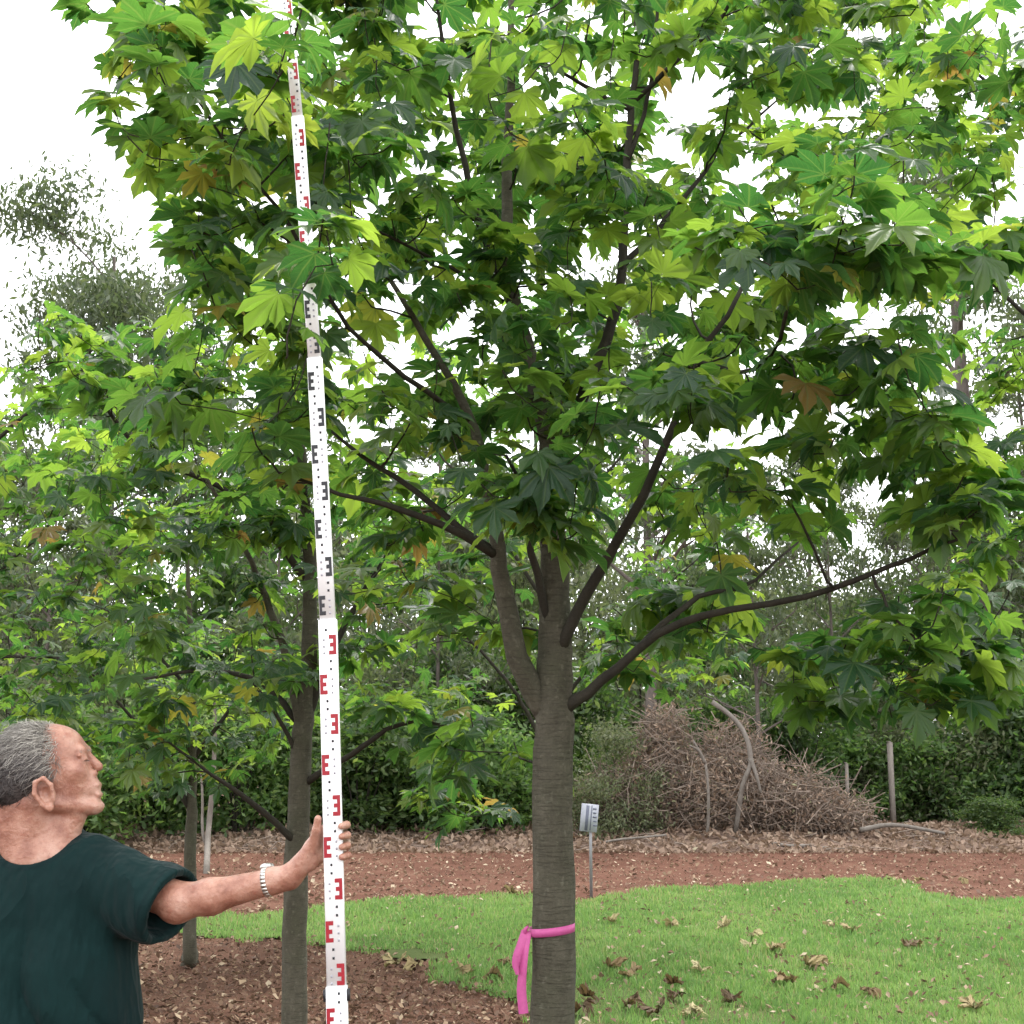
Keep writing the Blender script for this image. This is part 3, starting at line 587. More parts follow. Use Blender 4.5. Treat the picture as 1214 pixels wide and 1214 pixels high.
for px, Y, w_, h_ in [(20, 23, 3.2, 3.6), (110, 22, 2.8, 2.6), (190, 24, 3.0, 3.4), (290, 23.5, 2.6, 2.6), (360, 25, 3.2, 3.2), (430, 23.5, 2.8, 2.3), (500, 24.5, 3.2, 3.0), (580, 23.8, 2.6, 2.5), (640, 26, 3.2, 3.4), (-70, 24, 3, 3.4), (420, 27, 3.4, 3.9), (560, 28, 3.4, 4.0)]:
    shrub(px, Y, w_, h_, 'dense green shrub in the thicket behind the slim tree and the staff', 'shrubs of the thicket behind the staff')
for px, Y, w_, h_ in [(1000, 27.0, 2.4, 2.2), (1065, 27.4, 2.4, 2.6), (1120, 26.5, 2.6, 2.4), (1190, 25.8, 2.6, 2.8), (1260, 25.5, 3.0, 3.0), (940, 28, 2.6, 2.8), (1150, 28.5, 3.0, 3.6), (1040, 29.5, 3.0, 3.6), (1230, 29, 3.4, 4.4), (870, 29.5, 3, 3.0), (1330, 27, 3.4, 4.0)]:
    shrub(px, Y, w_, h_, 'leafy green shrub growing around the old fence posts', 'shrubs round the fence posts')
shrub(1165, 23.6, 1.3, 0.85, 'low rounded shrub alone on the leaf litter bank', None)
shrub(722, 23.4, 1.7, 2.2, 'grey-green shrub between the thick trunk and the dead brush pile', None, 1)
shrub(690, 27.5, 3.2, 3.3, 'tall shrub behind the small white sign', None)
for px, Y, w_, h_ in [(120, 31, 4.5, 6.0), (300, 32, 4.5, 6.6), (470, 33, 5, 7.4), (620, 32, 4.5, 7.2), (760, 33, 4.5, 7.0), (900, 34, 4.5, 6.2), (1050, 33, 4.5, 5.4), (1200, 33, 5, 7.4), (-40, 32, 5, 7), (380, 37, 6, 8.6), (700, 38, 6, 8.8), (830, 38, 5, 7.6), (1000, 39, 6, 6.5), (100, 38, 6, 8), (540, 38, 6, 9)]:
    shrub(px, Y, w_, h_, 'tall dark shrub at the back of the thicket', 'tall shrubs at the back')

def eucalypt(label, px, Y, h, rad, crown, seed, n=9000, lean=0.0, leaf=0.20, group=None, bare=0.45, name='eucalypt_tree'):
    r = np.random.default_rng(seed); x = (px-607)/FPX*Y; root = empty(name, (x, Y, 0)); tag(root, label, 'tree', group)
    tp = np.array([[0, 0, -0.1], [lean*0.2*h*0.1, 0, h*0.2], [lean*0.1*h*0.6, r.normal(0, .15), h*0.5], [lean*0.1*h, r.normal(0, .3), h*0.95]])
    c = catmull(tp, 26); rr = np.linspace(rad, rad*0.25, 26); rr[0] *= 1.3; V, Q, T = tube(c, rr, 12, wob=0.04); o = link('trunk', mesh('trunk', V, [Q, T], M_EUC, smooth=True)); o.parent = root
    br = MB(); tips = []
    nb = 13
    for k in range(nb):
        f = bare+(1-bare)*(k+r.uniform(0, 1))/nb; i = min(25, int(f*25)); a0 = c[i]; az = k*2.4+r.normal(0, 0.4)
        L = crown*(1.15-0.6*(f-bare)/(1-bare))*r.uniform(0.75, 1.15); up = r.uniform(0.35, 0.9)
        d = np.array([math.cos(az), math.sin(az), up]); e = a0+d*L*0.8
        p = catmull([a0, a0+d*L*0.35+np.array([0, 0, .05*L]), e+r.normal(0, .06*L, 3)], 8); V, Q, T = tube(p, np.linspace(min(rr[i]*0.6, 0.03+0.03*L), 0.015, 8), 6, cap=False); br.add(V, Q)
        for q in range(6):
            s0 = p[r.integers(3, 8)]; e2 = s0+nrm(r.normal(0, 1, 3)+np.array([0, 0, 0.5])+d*0.7)*L*r.uniform(0.2, 0.45)
            p2 = catmull([s0, (s0+e2)/2+r.normal(0, .03*L, 3), e2], 5); V, Q, T = tube(p2, np.linspace(0.018, 0.006, 5), 4, cap=False); br.add(V, Q); tips.append(e2)
    tips = np.array(tips); o = br.build('branches', M_EUC, None, smooth=True); o.parent = root; o['kind'] = 'stuff'
    cl = tips[r.integers(0, len(tips), n)]; C = cl+r.normal(0, 1, (n, 3))*crown*0.095*np.array([1.2, 1.2, 0.75])
    V, F = leaf_cloud(C, r.uniform(0.6, 1.4, n)*leaf, 0.34, 0.8, r, None)
    o = link('foliage', mesh('foliage', V, F, M_EUCLEAF, tint=np.clip(r.normal(0.45, 0.22, n), 0, 0.95))); o.parent = root; o['kind'] = 'stuff'
    return root
eucalypt('tall eucalypt with a thick dark trunk behind the yellow-green tree', 1163, 31.5, 20, 0.34, 3.4, 1, 10000, bare=0.5)
eucalypt('eucalypt with a straight pinkish trunk rising behind the dead brush pile', 770, 27, 13, 0.17, 2.3, 2, 5000, bare=0.55)
eucalypt('spreading eucalypt with an open crown standing free against the white sky', 118, 34, 16.2, 0.18, 4.6, 3, 26000, bare=0.58, leaf=0.22)
for k, (px, Y, h, cr) in enumerate([(25, 30, 9.0, 2.6), (250, 36, 10, 2.6), (400, 38, 12, 2.6), (560, 36, 11, 2.5), (690, 40, 13, 2.8), (850, 38, 10, 2.4), (960, 42, 13, 2.8), (1060, 36, 9, 2.4), (1230, 33, 14, 3.2), (1290, 30, 12, 3.0), (-90, 33, 11, 3.0)]):
    eucalypt('slender eucalypt with sparse grey-green leaves beyond the thicket', px, Y, h, 0.13, cr, 20+k, 6000, group='eucalypts beyond the thicket', bare=0.35)
for k, (px, Y, h, cr) in enumerate([(60, 26, 8.0, 1.6), (330, 27, 8.5, 1.6), (520, 28, 9, 1.7), (895, 27, 8.5, 1.6), (985, 30, 9, 1.8), (1110, 31, 9.5, 1.8)]):
    eucalypt('thin-stemmed young eucalypt growing up through the thicket shrubs', px, Y, h, 0.07, cr, 60+k, 5000, group='young eucalypts in the thicket', bare=0.4, leaf=0.16)
# pale sapling beside the young trees
sp = empty('sapling', G(245, 1036)); tag(sp, 'slim pale forked sapling in front of the dark thicket', 'tree')
c = catmull([G(245, 1036)-np.array([0, 0, .03]), P(247, 985, 20), P(252, 930, 20), P(255, 860, 20), P(252, 800, 20)], 14); V, Q, T = tube(c, np.linspace(0.05, 0.02, 14), 8, wob=.04); obj('trunk', V, [Q, T], M_PALE, sp, smooth=True)
c = catmull([P(246, 1005, 20), P(240, 985, 20), P(240, 940, 20.1), P(236, 900, 20.1)], 8); V, Q, T = tube(c, np.linspace(0.03, 0.012, 8), 6); obj('limb', V, [Q, T], M_PALE, sp, smooth=True)
rr_ = np.random.default_rng(8); C = P(250, 820, 20)+rr_.normal(0, 1, (900, 3))*np.array([.5, .5, .45]); V, F = leaf_cloud(C, rr_.uniform(.08, .16, 900), .4, .4, rr_, None); obj('foliage', V, F, M_SHRUB, sp, tint=rr_.uniform(0.1, .9, 900))['kind'] = 'stuff'

# leaf litter bank in front of the thicket
xs = np.linspace(-22, 22, 180); ys = np.linspace(22.6, 33, 44); XX, YY = np.meshgrid(xs, ys, indexing='ij')
hgt = lambda X, Y: (0.36*np.clip((Y-23.5-0.5*lumps(X, Y*0, 0.5)-0.03*X)/2.6, 0, 1)**0.8*(0.75+0.3*lumps(X, Y, 0.9))+0.05*lumps(X, Y, 3))-0.03
ZZ = hgt(XX, YY); idx = np.arange(XX.size).reshape(XX.shape)
tag(obj('litter_bank', np.stack([XX, YY, ZZ], -1).reshape(-1, 3), np.stack([idx[:-1, :-1], idx[1:, :-1], idx[1:, 1:], idx[:-1, 1:]], -1).reshape(-1, 4), M_LITTERBANK, smooth=True), kind='structure')
n = 16000; X = R.uniform(-12, 12, n); Y = R.uniform(23.2, 28.0, n)
litter('bank_litter', X, Y, hgt(X, Y)+0.03, R.uniform(0.05, 0.17, n), M_BROWN, 'grey-brown dead leaves heaped along the foot of the thicket', bias=0.32, flat=0.6, seed=9)
def sticks(name, n, x0, x1, y0, y1, zf, L, rad, mat, parent, seed, up=0.3):
    r = np.random.default_rng(seed); m = MB()
    for _ in range(n):
        a = np.array([r.uniform(x0, x1), r.uniform(y0, y1), 0]); a[2] = zf(a[0], a[1], r); d = nrm(np.array([r.normal(), r.normal(), r.normal()*up]))
        l = r.uniform(*L); p = [a-d*l/2, a+r.normal(0, .06*l, 3), a+d*l/2]; V, Q, T = tube(p, np.array([1, .8, .4])*r.uniform(*rad), 3, cap=False); m.add(V, Q)
    return m.build(name, mat, parent, smooth=True)
M_DEADTWIG = bark('dead_twig', (0.20, 0.15, 0.12), (0.38, 0.31, 0.25), rings=False, scale=0.5)
o = sticks('twig_litter', 500, -9, 9, 23.4, 27.5, lambda x, y, r: float(hgt(np.array(x), np.array(y)))+0.04, (0.2, 0.9), (0.006, 0.016), M_DEADTWIG, None, 4, 0.15)
tag(o, 'dry twigs lying along the leaf litter bank', 'twigs', kind='stuff')
# dead brush pile
bc = np.array([(840-607)/FPX*26.0, 26.0, 0.25]); pile = empty('brush_pile', (bc[0], bc[1], 0)); tag(pile, 'heap of brown dead branches and leaves beside the lawn track', 'brush pile')
def pile_pts(n, r):
    lob = np.array([[-1.3, 0.2, 0.6, 0.8, 0.7, 0.8], [0.2, 0, 0.6, 1.2, 0.9, 0.75], [1.4, -0.1, 0.5, 1.0, 0.8, 0.65], [-0.9, 0.5, 1.3, 0.6, 0.6, 0.9], [2.3, 0, 0.25, 0.9, 0.7, 0.4], [0.5, .4, 1.35, 0.8, 0.5, 0.6], [-2.1, 0.2, 0.4, .7, .7, .6]])
    k = r.choice(7, n, p=[.18, .24, .17, .16, .1, .07, .08]); v = nrm(r.normal(0, 1, (n, 3)))*(r.uniform(0.3, 1.0, (n, 1))+np.abs(r.normal(0, 0.16, (n, 1)))); p = (lob[k, :3]+v*lob[k, 3:])*np.array([1.0, 1, 1.12]); p[:, 2] = np.abs(p[:, 2])+0.05; return p+bc
r9 = np.random.default_rng(77)
C = pile_pts(19000, r9); V, F = leaf_cloud(C, r9.uniform(0.06, 0.14, len(C)), 0.3, 0.5, r9, None)
obj('dead_foliage', V, F, M_BROWN, pile, tint=np.clip(r9.normal(0.45, 0.25, len(C)), 0, .97))['kind'] = 'stuff'
m = MB()
for p in pile_pts(3200, r9):
    d = nrm(r9.normal(0, 1, 3)*np.array([1, .6, .7])); l = r9.uniform(0.3, 1.3); V, Q, T = tube([p-d*l/2, p+r9.normal(0, .05*l, 3), p+d*l/2], np.array([1, .7, .3])*r9.uniform(.005, .014), 3, cap=False); m.add(V, Q)
m.build('twigs', M_DEADTWIG, pile, smooth=True)['kind'] = 'stuff'
def dead_branch(pts, r0, r1, label, fork=None):
    lift = lambda p: np.concatenate([p[:, :2], np.maximum(p[:, 2], np.maximum(hgt(p[:, 0], p[:, 1]), 0)+0.03)[:, None]], 1)
    p = lift(catmull([P(q[0], q[1], q[2]+2.0) for q in pts], 16)); b = empty('dead_branch', p[-1]); tag(b, label, 'branch')
    V, Q, T = tube(p, np.linspace(r0, r1, 16), 8, wob=.06); obj('stem', V, [Q, T], M_PALE, b, smooth=True)
    if fork is not None:
        q = lift(catmull([P(t[0], t[1], t[2]+2.0) for t in fork], 9)); V, Q, T = tube(q, np.linspace(r1*1.0, r1*0.5, 9), 6, wob=.05); obj('side_shoot', V, [Q, T], M_PALE, b, smooth=True)
dead_branch([(844, 832, 23.3), (868, 850, 23.2), (884, 872, 23.1), (890, 905, 23.0), (880, 932, 23.0), (872, 990, 23.2)], 0.05, 0.045, 'curved bleached branch sticking up out of the brush pile', [(890, 900, 23.0), (897, 920, 22.9), (902, 940, 22.9)])
dead_branch([(822, 878, 23.0), (836, 905, 22.9), (840, 950, 22.9), (838, 1000, 23.0)], 0.018, 0.035, 'straight pale dead stick upright in the brush pile', [(836, 905, 22.9), (828, 890, 22.8), (818, 884, 22.7)])
dead_branch([(700, 1003, 22.5), (730, 996, 22.3), (790, 990, 22.4)], 0.025, 0.02, 'thin grey stick lying on the litter near the white sign')
dead_branch([(915, 1016, 22.2), (945, 1012, 22.0), (982, 1009, 21.9)], 0.035, 0.028, 'pale fallen branch lying at the edge of the dirt track')
dead_branch([(1020, 984, 23.0), (1060, 978, 23.0), (1120, 988, 23.0)], 0.05, 0.03, 'grey fallen branch on the litter bank below the fence posts')
# fence posts
for px, top, lab, ww in [(1005, 905, 'thin weathered fence post', .035), (1058, 880, 'thick weathered fence post', .055)]:
    a = P(px, 960, 26.9); t = P(px+1, top, 26.9); V, Q = box([a[0], 26.9, t[2]/2], [ww*1.6, ww*1.6, t[2]], Matrix.Rotation(.3, 3, 'Z')); V[V[:, 2] > 0.5, 0] += 0.02
    o = empty('fence_post', (a[0], 26.9, 0)); tag(o, lab + ' standing in the green shrubs', 'fence post')
    obj('post', V, Q, M_PALE, o); V, Q = box([a[0], 26.9, t[2]+.012], [ww*1.3, ww*1.3, .02], Matrix.Rotation(.3, 3, 'Z')); obj('worn_top', V, Q, M_PALE, o)

# small white sign
M_SIGN = simple('painted_sign', (0.44, 0.45, 0.52), 0.5, 0.3, noise=30, amt=0.35); M_SIGNBAND = simple('sign_print', (0.17, 0.18, 0.25), 0.5, 0.3, noise=40, amt=0.4)
M_POST = simple('galvanised_post', (0.30, 0.29, 0.31), 0.55, 0.4, 0.3, noise=25, amt=0.3)
sb = G(701, 1066); sg = empty('small_sign', sb); tag(sg, 'small white sign with dark stripes on a thin metal post', 'sign')
st_ = P(699, 953, sb[1]); sbm = P(700, 986, sb[1]); hs = st_[2]-sbm[2]
V, Q = box([sb[0], sb[1], (st_[2]-0.04)/2], [0.035, 0.03, st_[2]-0.04]); obj('post', V, Q, M_POST, sg)
rz_ = Matrix.Rotation(math.radians(6), 3, 'Y') 
cc = np.array([sb[0]-.015, sb[1]-0.022, (st_[2]+sbm[2])/2]); V, Q = box(cc, [0.21, 0.008, hs], rz_); pn = obj('panel', V, Q, M_SIGN, sg)
for dx, ww in [(-0.028, 0.036), (0.022, 0.012)]:
    V, Q = box(cc+np.array([dx, -0.006, 0.0]), [ww, 0.003, hs*0.9], rz_); obj('printed_stripe', V, Q, M_SIGNBAND, pn)
for k in range(5):
    V, Q = box(cc+np.array([0.068, -0.006, hs*(0.32-0.15*k)]), [0.045-.006*(k % 2), 0.003, hs*0.05], rz_); obj('printed_line', V, Q, M_SIGNBAND, pn)

# pink flagging tape tied round the trunk
M_PINK = simple('pink_tape', (0.56, 0.10, 0.30), 0.5, 0.3, noise=60, amt=0.35)
tz = P(655, 1105, 4.92)[2]; tcx, tcy = bx[0], bx[1]
tp = empty('flagging_tape', (tcx, tcy, tz)); tag(tp, 'bright pink flagging tape knotted around the thick trunk', 'tape')
def ribbon(pts, w, axis, mat, name, parent, th=0.0012):
    p = catmull(pts, 14); ax = np.broadcast_to(np.asarray(axis, float), p.shape); t = nrm(np.gradient(p, axis=0)); s = nrm(ax-t*(ax*t).sum(1, keepdims=True)); nn = np.cross(t, s)
    tw = np.sin(np.linspace(0, 5, 14))[:, None]*0.5; s = nrm(s+nn*tw); nn = np.cross(t, s)
    V = np.concatenate([p-s*w/2+nn*th, p+s*w/2+nn*th, p+s*w/2-nn*th, p-s*w/2-nn*th]); i = np.arange(13); Q = []
    for a, b in ((0, 1), (1, 2), (2, 3), (3, 0)): Q.append(np.stack([a*14+i, b*14+i, b*14+i+1, a*14+i+1], -1))
    return obj(name, V, np.concatenate(Q), mat, parent, smooth=False)
ang = np.linspace(0, 2*math.pi, 37)[:-1]; rb = 0.0865
prof = [(-0.015, 0.0), (0.015, 0.0), (0.015, 0.001), (-0.015, 0.001)]; V = []; Q = []
for k, a in enumerate(ang):
    tilt = 0.010*math.cos(a); 
    for (dz, dr) in prof: V.append([tcx+math.cos(a)*(rb+dr), tcy+math.sin(a)*(rb+dr), tz+dz+tilt])
    for q in range(4): Q.append([k*4+q, ((k+1) % 36)*4+q, ((k+1) % 36)*4+(q+1) % 4, k*4+(q+1) % 4])
obj('band', V, np.array(Q), M_PINK, tp)
kx = tcx-0.086; ky = tcy-0.03
V, Q, T = tube(catmull([[kx-.004, ky-.012, tz+.016], [kx-.016, ky-.004, tz], [kx-.008, ky+.008, tz-.018], [kx-.002, ky, tz-.004]], 10), np.array([.004, .006, .008, .009, .009, .008, .007, .006, .005, .004]), 8); obj('knot', V, [Q, T], M_PINK, tp, smooth=True)
ribbon([[kx-.008, ky, tz-.005], [kx-.025, ky-.015, tz-.05], [kx-.045, ky-.02, tz-.11], [kx-.035, ky-.02, tz-.15]], 0.044, (1, .3, 0), M_PINK, 'tail', tp)
ribbon([[kx-.008, ky, tz-.008], [kx-.018, ky-.03, tz-.09], [kx-.030, ky-.03, tz-.20], [kx-.022, ky-.035, tz-.29]], 0.036, (1, -.4, 0), M_PINK, 'tail', tp)

# fallen leaves lying on the lawn
FL = [(722, 1098, 1, .75), (796, 1102, 0, .7), (857, 1105, 0, .8), (892, 1116, 0, .9), (893, 1128, 1, .8), (918, 1133, 0, .5), (985, 1105, 1, .8), (1012, 1109, 0, .55), (1078, 1130, 1, .1), (1082, 1127, 0, .2), (957, 1150, 1, .55), (968, 1146, 1, .35), (722, 1153, 0, .45), (752, 1164, 1, .4), (832, 1158, 0, .8), (800, 1174, 1, .15), (806, 1190, 0, .1), (868, 1195, 1, .05), (820, 1210, 0, .9), (922, 1170, 1, .12), (935, 1172, 0, .3), (990, 1178, 0, .4), (1155, 1204, 0, .6), (1030, 1185, 0, .35), (545, 1158, 1, .5), (470, 1150, 1, .6), (496, 1153, 0, .5), (610, 1064, 0, .6), (600, 1150, 0, .4), (580, 1165, 1, .35), (700, 1190, 1, .2), (690, 1205, 0, .15), (1090, 1048, 0, .7), (1140, 1048, 0, .6), (745, 1200, 0, .2), (780, 1208, 1, .1)]
DLEAF = []
for k in range(5):
    V, Q, T, uv, s = lobed_leaf(5 if k % 2 else 7, 200+k, 15, -0.5+0.25*k, stalk=0.4, crumple=0.22)
    rv = np.random.default_rng(300+k); V = V+rv.normal(0, 0.035, V.shape)*np.array([1, 1, 1.6]); V[:, 2] += 0.16*np.sin(V[:, 0]*4.5+k)*np.cos(V[:, 1]*3.7+k*2)
    DLEAF.append([mesh('fallen_leaf', V, [Q, T], M_DEAD, smooth=True, uv=uv, tint=np.full(len(V), tv)) for tv in (0.05, 0.3, 0.55, 0.8)])
for k, (px, py, kd, tn) in enumerate(FL):
    g_ = G(px, py); o = link('fallen_leaf', DLEAF[(k*3+kd) % 5][min(3, int(tn*4))]); s_ = R.uniform(0.10, 0.15)
    o.location = (g_[0], g_[1], 0.066); o.scale = (s_, s_, s_*1.1); o.rotation_euler = (R.normal(0, .2), R.normal(0, .2), R.uniform(0, 6.28))
    tag(o, ('dark brown' if tn < .3 else 'tan' if tn < .6 else 'pale yellow') + ' curled fallen leaf lying on the lawn grass', 'fallen leaf', ('dark brown' if tn < .3 else 'tan' if tn < .6 else 'pale') + ' fallen leaves on the lawn')

# ------------------------------------------------------------------ levelling staff
M_STAFF = simple('white_staff', (0.84, 0.85, 0.85), 0.35, 0.5, noise=18, amt=0.06); M_RED = simple('red_print', (0.30, 0.012, 0.022), 0.45, 0.4); M_BLACK = simple('black_print', (0.018, 0.018, 0.022), 0.45, 0.4); M_GREY = simple('grey_print', (0.33, 0.33, 0.36), 0.5, 0.3)
SY = 3.24
staff = empty('levelling_staff', (-0.373, SY, 0)); tag(staff, 'tall white measuring staff with red and black graduations held by the man', 'measuring staff')
# section: z0, z1, slope dx/dz, width, thickness
SECS = [(0.0, 1.108, -0.048, 0.0505, 0.030), (1.108, 2.0, -0.052, 0.0465, 0.026), (2.0, 2.70, -0.078, 0.0400, 0.022), (2.70, 3.40, -0.098, 0.0345, 0.018), (3.40, 4.15, -0.120, 0.0290, 0.014)]
E_ = []
def e_shape(w, h, t):
    """E as three bars and a stem, 5 equal rows"""
    m = MB(); r_ = h/5
    for (x0, x1, z0, z1) in [(0, w*0.42, 0, h), (w*0.42, w, 0, r_), (w*0.42, w*0.86, 2*r_, 3*r_), (w*0.42, w, 4*r_, h)]:
        V, Q = box([(x0+x1)/2, 0, (z0+z1)/2], [x1-x0, t, z1-z0]); m.add(V, Q)
    return np.concatenate(m.V), np.concatenate(m.Q)
EV, EQ = e_shape(1.0, 1.0, 1.0); EME = {True: mesh('graduation', EV, EQ, M_RED), False: mesh('graduation', EV, EQ, M_BLACK)}
sx = -0.373
for si, (z0, z1, sl, wd, th) in enumerate(SECS):
    a = math.atan(-sl); Rm = np.array([[math.cos(a), 0, -math.sin(a)], [0, 1, 0], [math.sin(a), 0, math.cos(a)]])
    def W_(lx, ly, lz): return np.array([sx, SY, z0])+Rm @ np.array([lx, ly, lz])
    L = (z1-z0)/math.cos(a)
    hw, ht, ch = wd/2, th/2, 0.004
    pr = np.array([[-hw+ch, -ht], [hw-ch, -ht], [hw, -ht+ch], [hw, ht-ch], [hw-ch, ht], [-hw+ch, ht], [-hw, ht-ch], [-hw, -ht+ch]])
    zz_ = [0, L*0.3, L*0.7, L]; gro = [1, 1, 1, 1]
    V = np.array([W_(p[0]*g_, p[1]*g_, z) for z, g_ in zip(zz_, gro) for p in pr]); Q = [[i*8+j, i*8+(j+1) % 8, (i+1)*8+(j+1) % 8, (i+1)*8+j] for i in range(3) for j in range(8)]
    sec = obj('section', V, [np.array(Q), np.array([list(range(7, -1, -1)), list(range(24, 32))])], M_STAFF, staff)
    k0 = int(math.floor(z0*10+1e-6)); k1 = int(math.floor(z1*10+1e-6)); dots = MB(); ticks = MB()
    for k in range(k0, k1):
        zc = (k+0.12)*0.1-z0; right = (k % 2 == 1); red = (int(k//10) % 2 == 1)
        if zc < 0.0 or zc+0.05 > L-0.013: continue
        ew = wd*0.40; t = 0.0012; o = link('graduation', EME[red], None); o.parent = sec
        # E on one edge, mirrored on the other
        sx_ = -1 if right else 1; x0_ = (hw-ch*0.4 if right else -hw+ch*0.4)
        c_ = W_(x0_, -ht-0.0004, zc); M3 = Rm @ np.diag([sx_*ew, t, 0.05])
        o.matrix_basis = Matrix(((*M3[0], c_[0]), (*M3[1], c_[1]), (*M3[2], c_[2]), (0, 0, 0, 1))); o.matrix_parent_inverse = Matrix.Identity(4)
        xd = (0.004 if right else 0.006) 
        for dz in (0.063, 0.083):
            V, Q = box(W_(-0.004 if right else 0.007, -ht-0.0006, zc+dz), [0.0052, 0.0012, 0.0060], Rm); dots.add(V, Q) if zc+dz < L-0.014 else None
        for q in range(3):
            V, Q = box(W_((-1 if right else 1)*hw*0.42, -ht-0.0006, zc+0.004+q*0.017), [0.0045, 0.0010, 0.0055], Rm); ticks.add(V, Q)
    for nm, mb, mt in (('dots', dots, M_BLACK), ('figures', ticks, M_GREY)):
        if mb.n:
            o = obj(nm, np.concatenate(mb.V), np.concatenate(mb.Q), mt); o.parent = sec; o['kind'] = 'stuff'
    if si == 0:
        for s_ in (-1, 1):
            V, Q = box(W_(s_*(hw+0.003), -0.002, L-0.02), [0.007, 0.018, 0.026], Rm); obj('locking_button', V, Q, M_BLACK, staff)
    top = W_(0, 0, L); sx = top[0]

# ------------------------------------------------------------------ the man (signed distance field -> one skin surface)
class Field:
    def __init__(s, lo, hi, h):
        s.lo = np.array(lo, float); s.h = h; s.n = np.ceil((np.array(hi)-s.lo)/h).astype(int)+1; s.F = np.full(s.n, 0.2, np.float32)
    def sl(s, lo, hi, m):
        a = np.clip(np.floor((np.minimum(lo, hi)-m-s.lo)/s.h).astype(int), 0, s.n); b = np.clip(np.ceil((np.maximum(lo, hi)+m-s.lo)/s.h).astype(int)+1, 0, s.n)
        g = [s.lo[i]+np.arange(a[i], b[i])*s.h for i in range(3)]
        X, Y, Z = np.meshgrid(*g, indexing='ij', sparse=True); return tuple(slice(a[i], b[i]) for i in range(3)), X, Y, Z
    def put(s, S, d, k, op):
        A = s.F[S]
        if A.size == 0: return
        if op == 'add':
            h = np.clip(0.5+0.5*(A-d)/k, 0, 1); s.F[S] = A*(1-h)+d*h-k*h*(1-h)
        else:
            h = np.clip(0.5+0.5*(-d-A)/k, 0, 1) ; s.F[S] = A*(1-h)-d*h+k*h*(1-h)
    def cone(s, a, b, ra, rb, k=0.012, op='add', sq=1.0, ax=None):
        a = np.asarray(a, float); b = np.asarray(b, float); R_ = max(ra, rb); S, X, Y, Z = s.sl(np.minimum(a, b)-R_, np.maximum(a, b)+R_, 0.05)
        ab = b-a; L2 = ab @ ab; t = np.clip(((X-a[0])*ab[0]+(Y-a[1])*ab[1]+(Z-a[2])*ab[2])/L2, 0, 1)
        d = np.sqrt((X-a[0]-t*ab[0])**2+(Y-a[1]-t*ab[1])**2+(Z-a[2]-t*ab[2])**2)-(ra+(rb-ra)*t); s.put(S, d.astype(np.float32), k, op)
    def ell(s, c, r, k=0.012, op='add', rot=None):
        c = np.asarray(c, float); r = np.asarray(r, float); S, X, Y, Z = s.sl(c-r.max(), c+r.max(), 0.05); q = [X-c[0], Y-c[1], Z-c[2]]
        if rot is not None:
            M = np.asarray(rot).T; q = [M[i, 0]*q[0]+M[i, 1]*q[1]+M[i, 2]*q[2] for i in range(3)]
        k0 = np.sqrt((q[0]/r[0])**2+(q[1]/r[1])**2+(q[2]/r[2])**2); k1 = np.sqrt((q[0]/r[0]**2)**2+(q[1]/r[1]**2)**2+(q[2]/r[2]**2)**2)+1e-9
        s.put(S, (k0*(k0-1)/k1).astype(np.float32), k, op)
    def nets(s):
        F = s.F; neg = F < 0; st = [neg[i:F.shape[0]-1+i, j:F.shape[1]-1+j, k:F.shape[2]-1+k] for i in (0, 1) for j in (0, 1) for k in (0, 1)]
        anyn = st[0].copy(); alln = st[0].copy()
        for q in st[1:]: anyn |= q; alln &= q
        act = anyn & ~alln; I = np.argwhere(act); idx = np.full(act.shape, -1, np.int64); idx[act] = np.arange(len(I))
        acc = np.zeros((len(I), 3)); cnt = np.zeros(len(I)); corners = [np.array([i, j, k]) for i in (0, 1) for j in (0, 1) for k in (0, 1)]
        for a in range(8):
            for b in range(a+1, 8):
                if np.abs(corners[a]-corners[b]).sum() != 1: continue
                fa = F[tuple((I+corners[a]).T)]; fb = F[tuple((I+corners[b]).T)]; m = (fa < 0) != (fb < 0); t = np.where(m, fa/(fa-fb+1e-12), 0)
                acc += m[:, None]*(corners[a]+(corners[b]-corners[a])*t[:, None]); cnt += m
        V = s.lo+(I+acc/cnt[:, None])*s.h; Qs = []
        for ax in range(3):
            u, v = (ax+1) % 3, (ax+2) % 3; sl0 = [slice(None)]*3; sl1 = [slice(None)]*3; sl0[ax] = slice(0, -1); sl1[ax] = slice(1, None)
            e = np.argwhere(neg[tuple(sl0)] != neg[tuple(sl1)]); ok = (e[:, u] > 0) & (e[:, v] > 0) & (e[:, u] < F.shape[u]-1) & (e[:, v] < F.shape[v]-1); e = e[ok]
            du = np.zeros(3, int); du[u] = 1; dv = np.zeros(3, int); dv[v] = 1
            q = np.stack([idx[tuple((e-du-dv).T)], idx[tuple((e-dv).T)], idx[tuple(e.T)], idx[tuple((e-du).T)]], -1)
            fl = ~neg[tuple(e.T)]; q[fl] = q[fl][:, ::-1]; Qs.append(q)
        Q = np.concatenate(Qs); Q = Q[(Q >= 0).all(1)]
        return V, Q
def relax(V, Q, it=2, lam=0.5):
    e = np.concatenate([Q[:, [0, 1]], Q[:, [1, 2]], Q[:, [2, 3]], Q[:, [3, 0]]]); e = np.concatenate([e, e[:, ::-1]]); cnt = np.bincount(e[:, 0], minlength=len(V))[:, None]
    for _ in range(it):
        s = np.stack([np.bincount(e[:, 0], V[e[:, 1], k], minlength=len(V)) for k in range(3)], -1); V = V+lam*(s/np.maximum(cnt, 1)-V)
    return V
HY = 3.40                                   # distance of the head's mid plane
HC = P(50, 910, HY)
HYAW = math.radians(7)                      # face turned slightly away
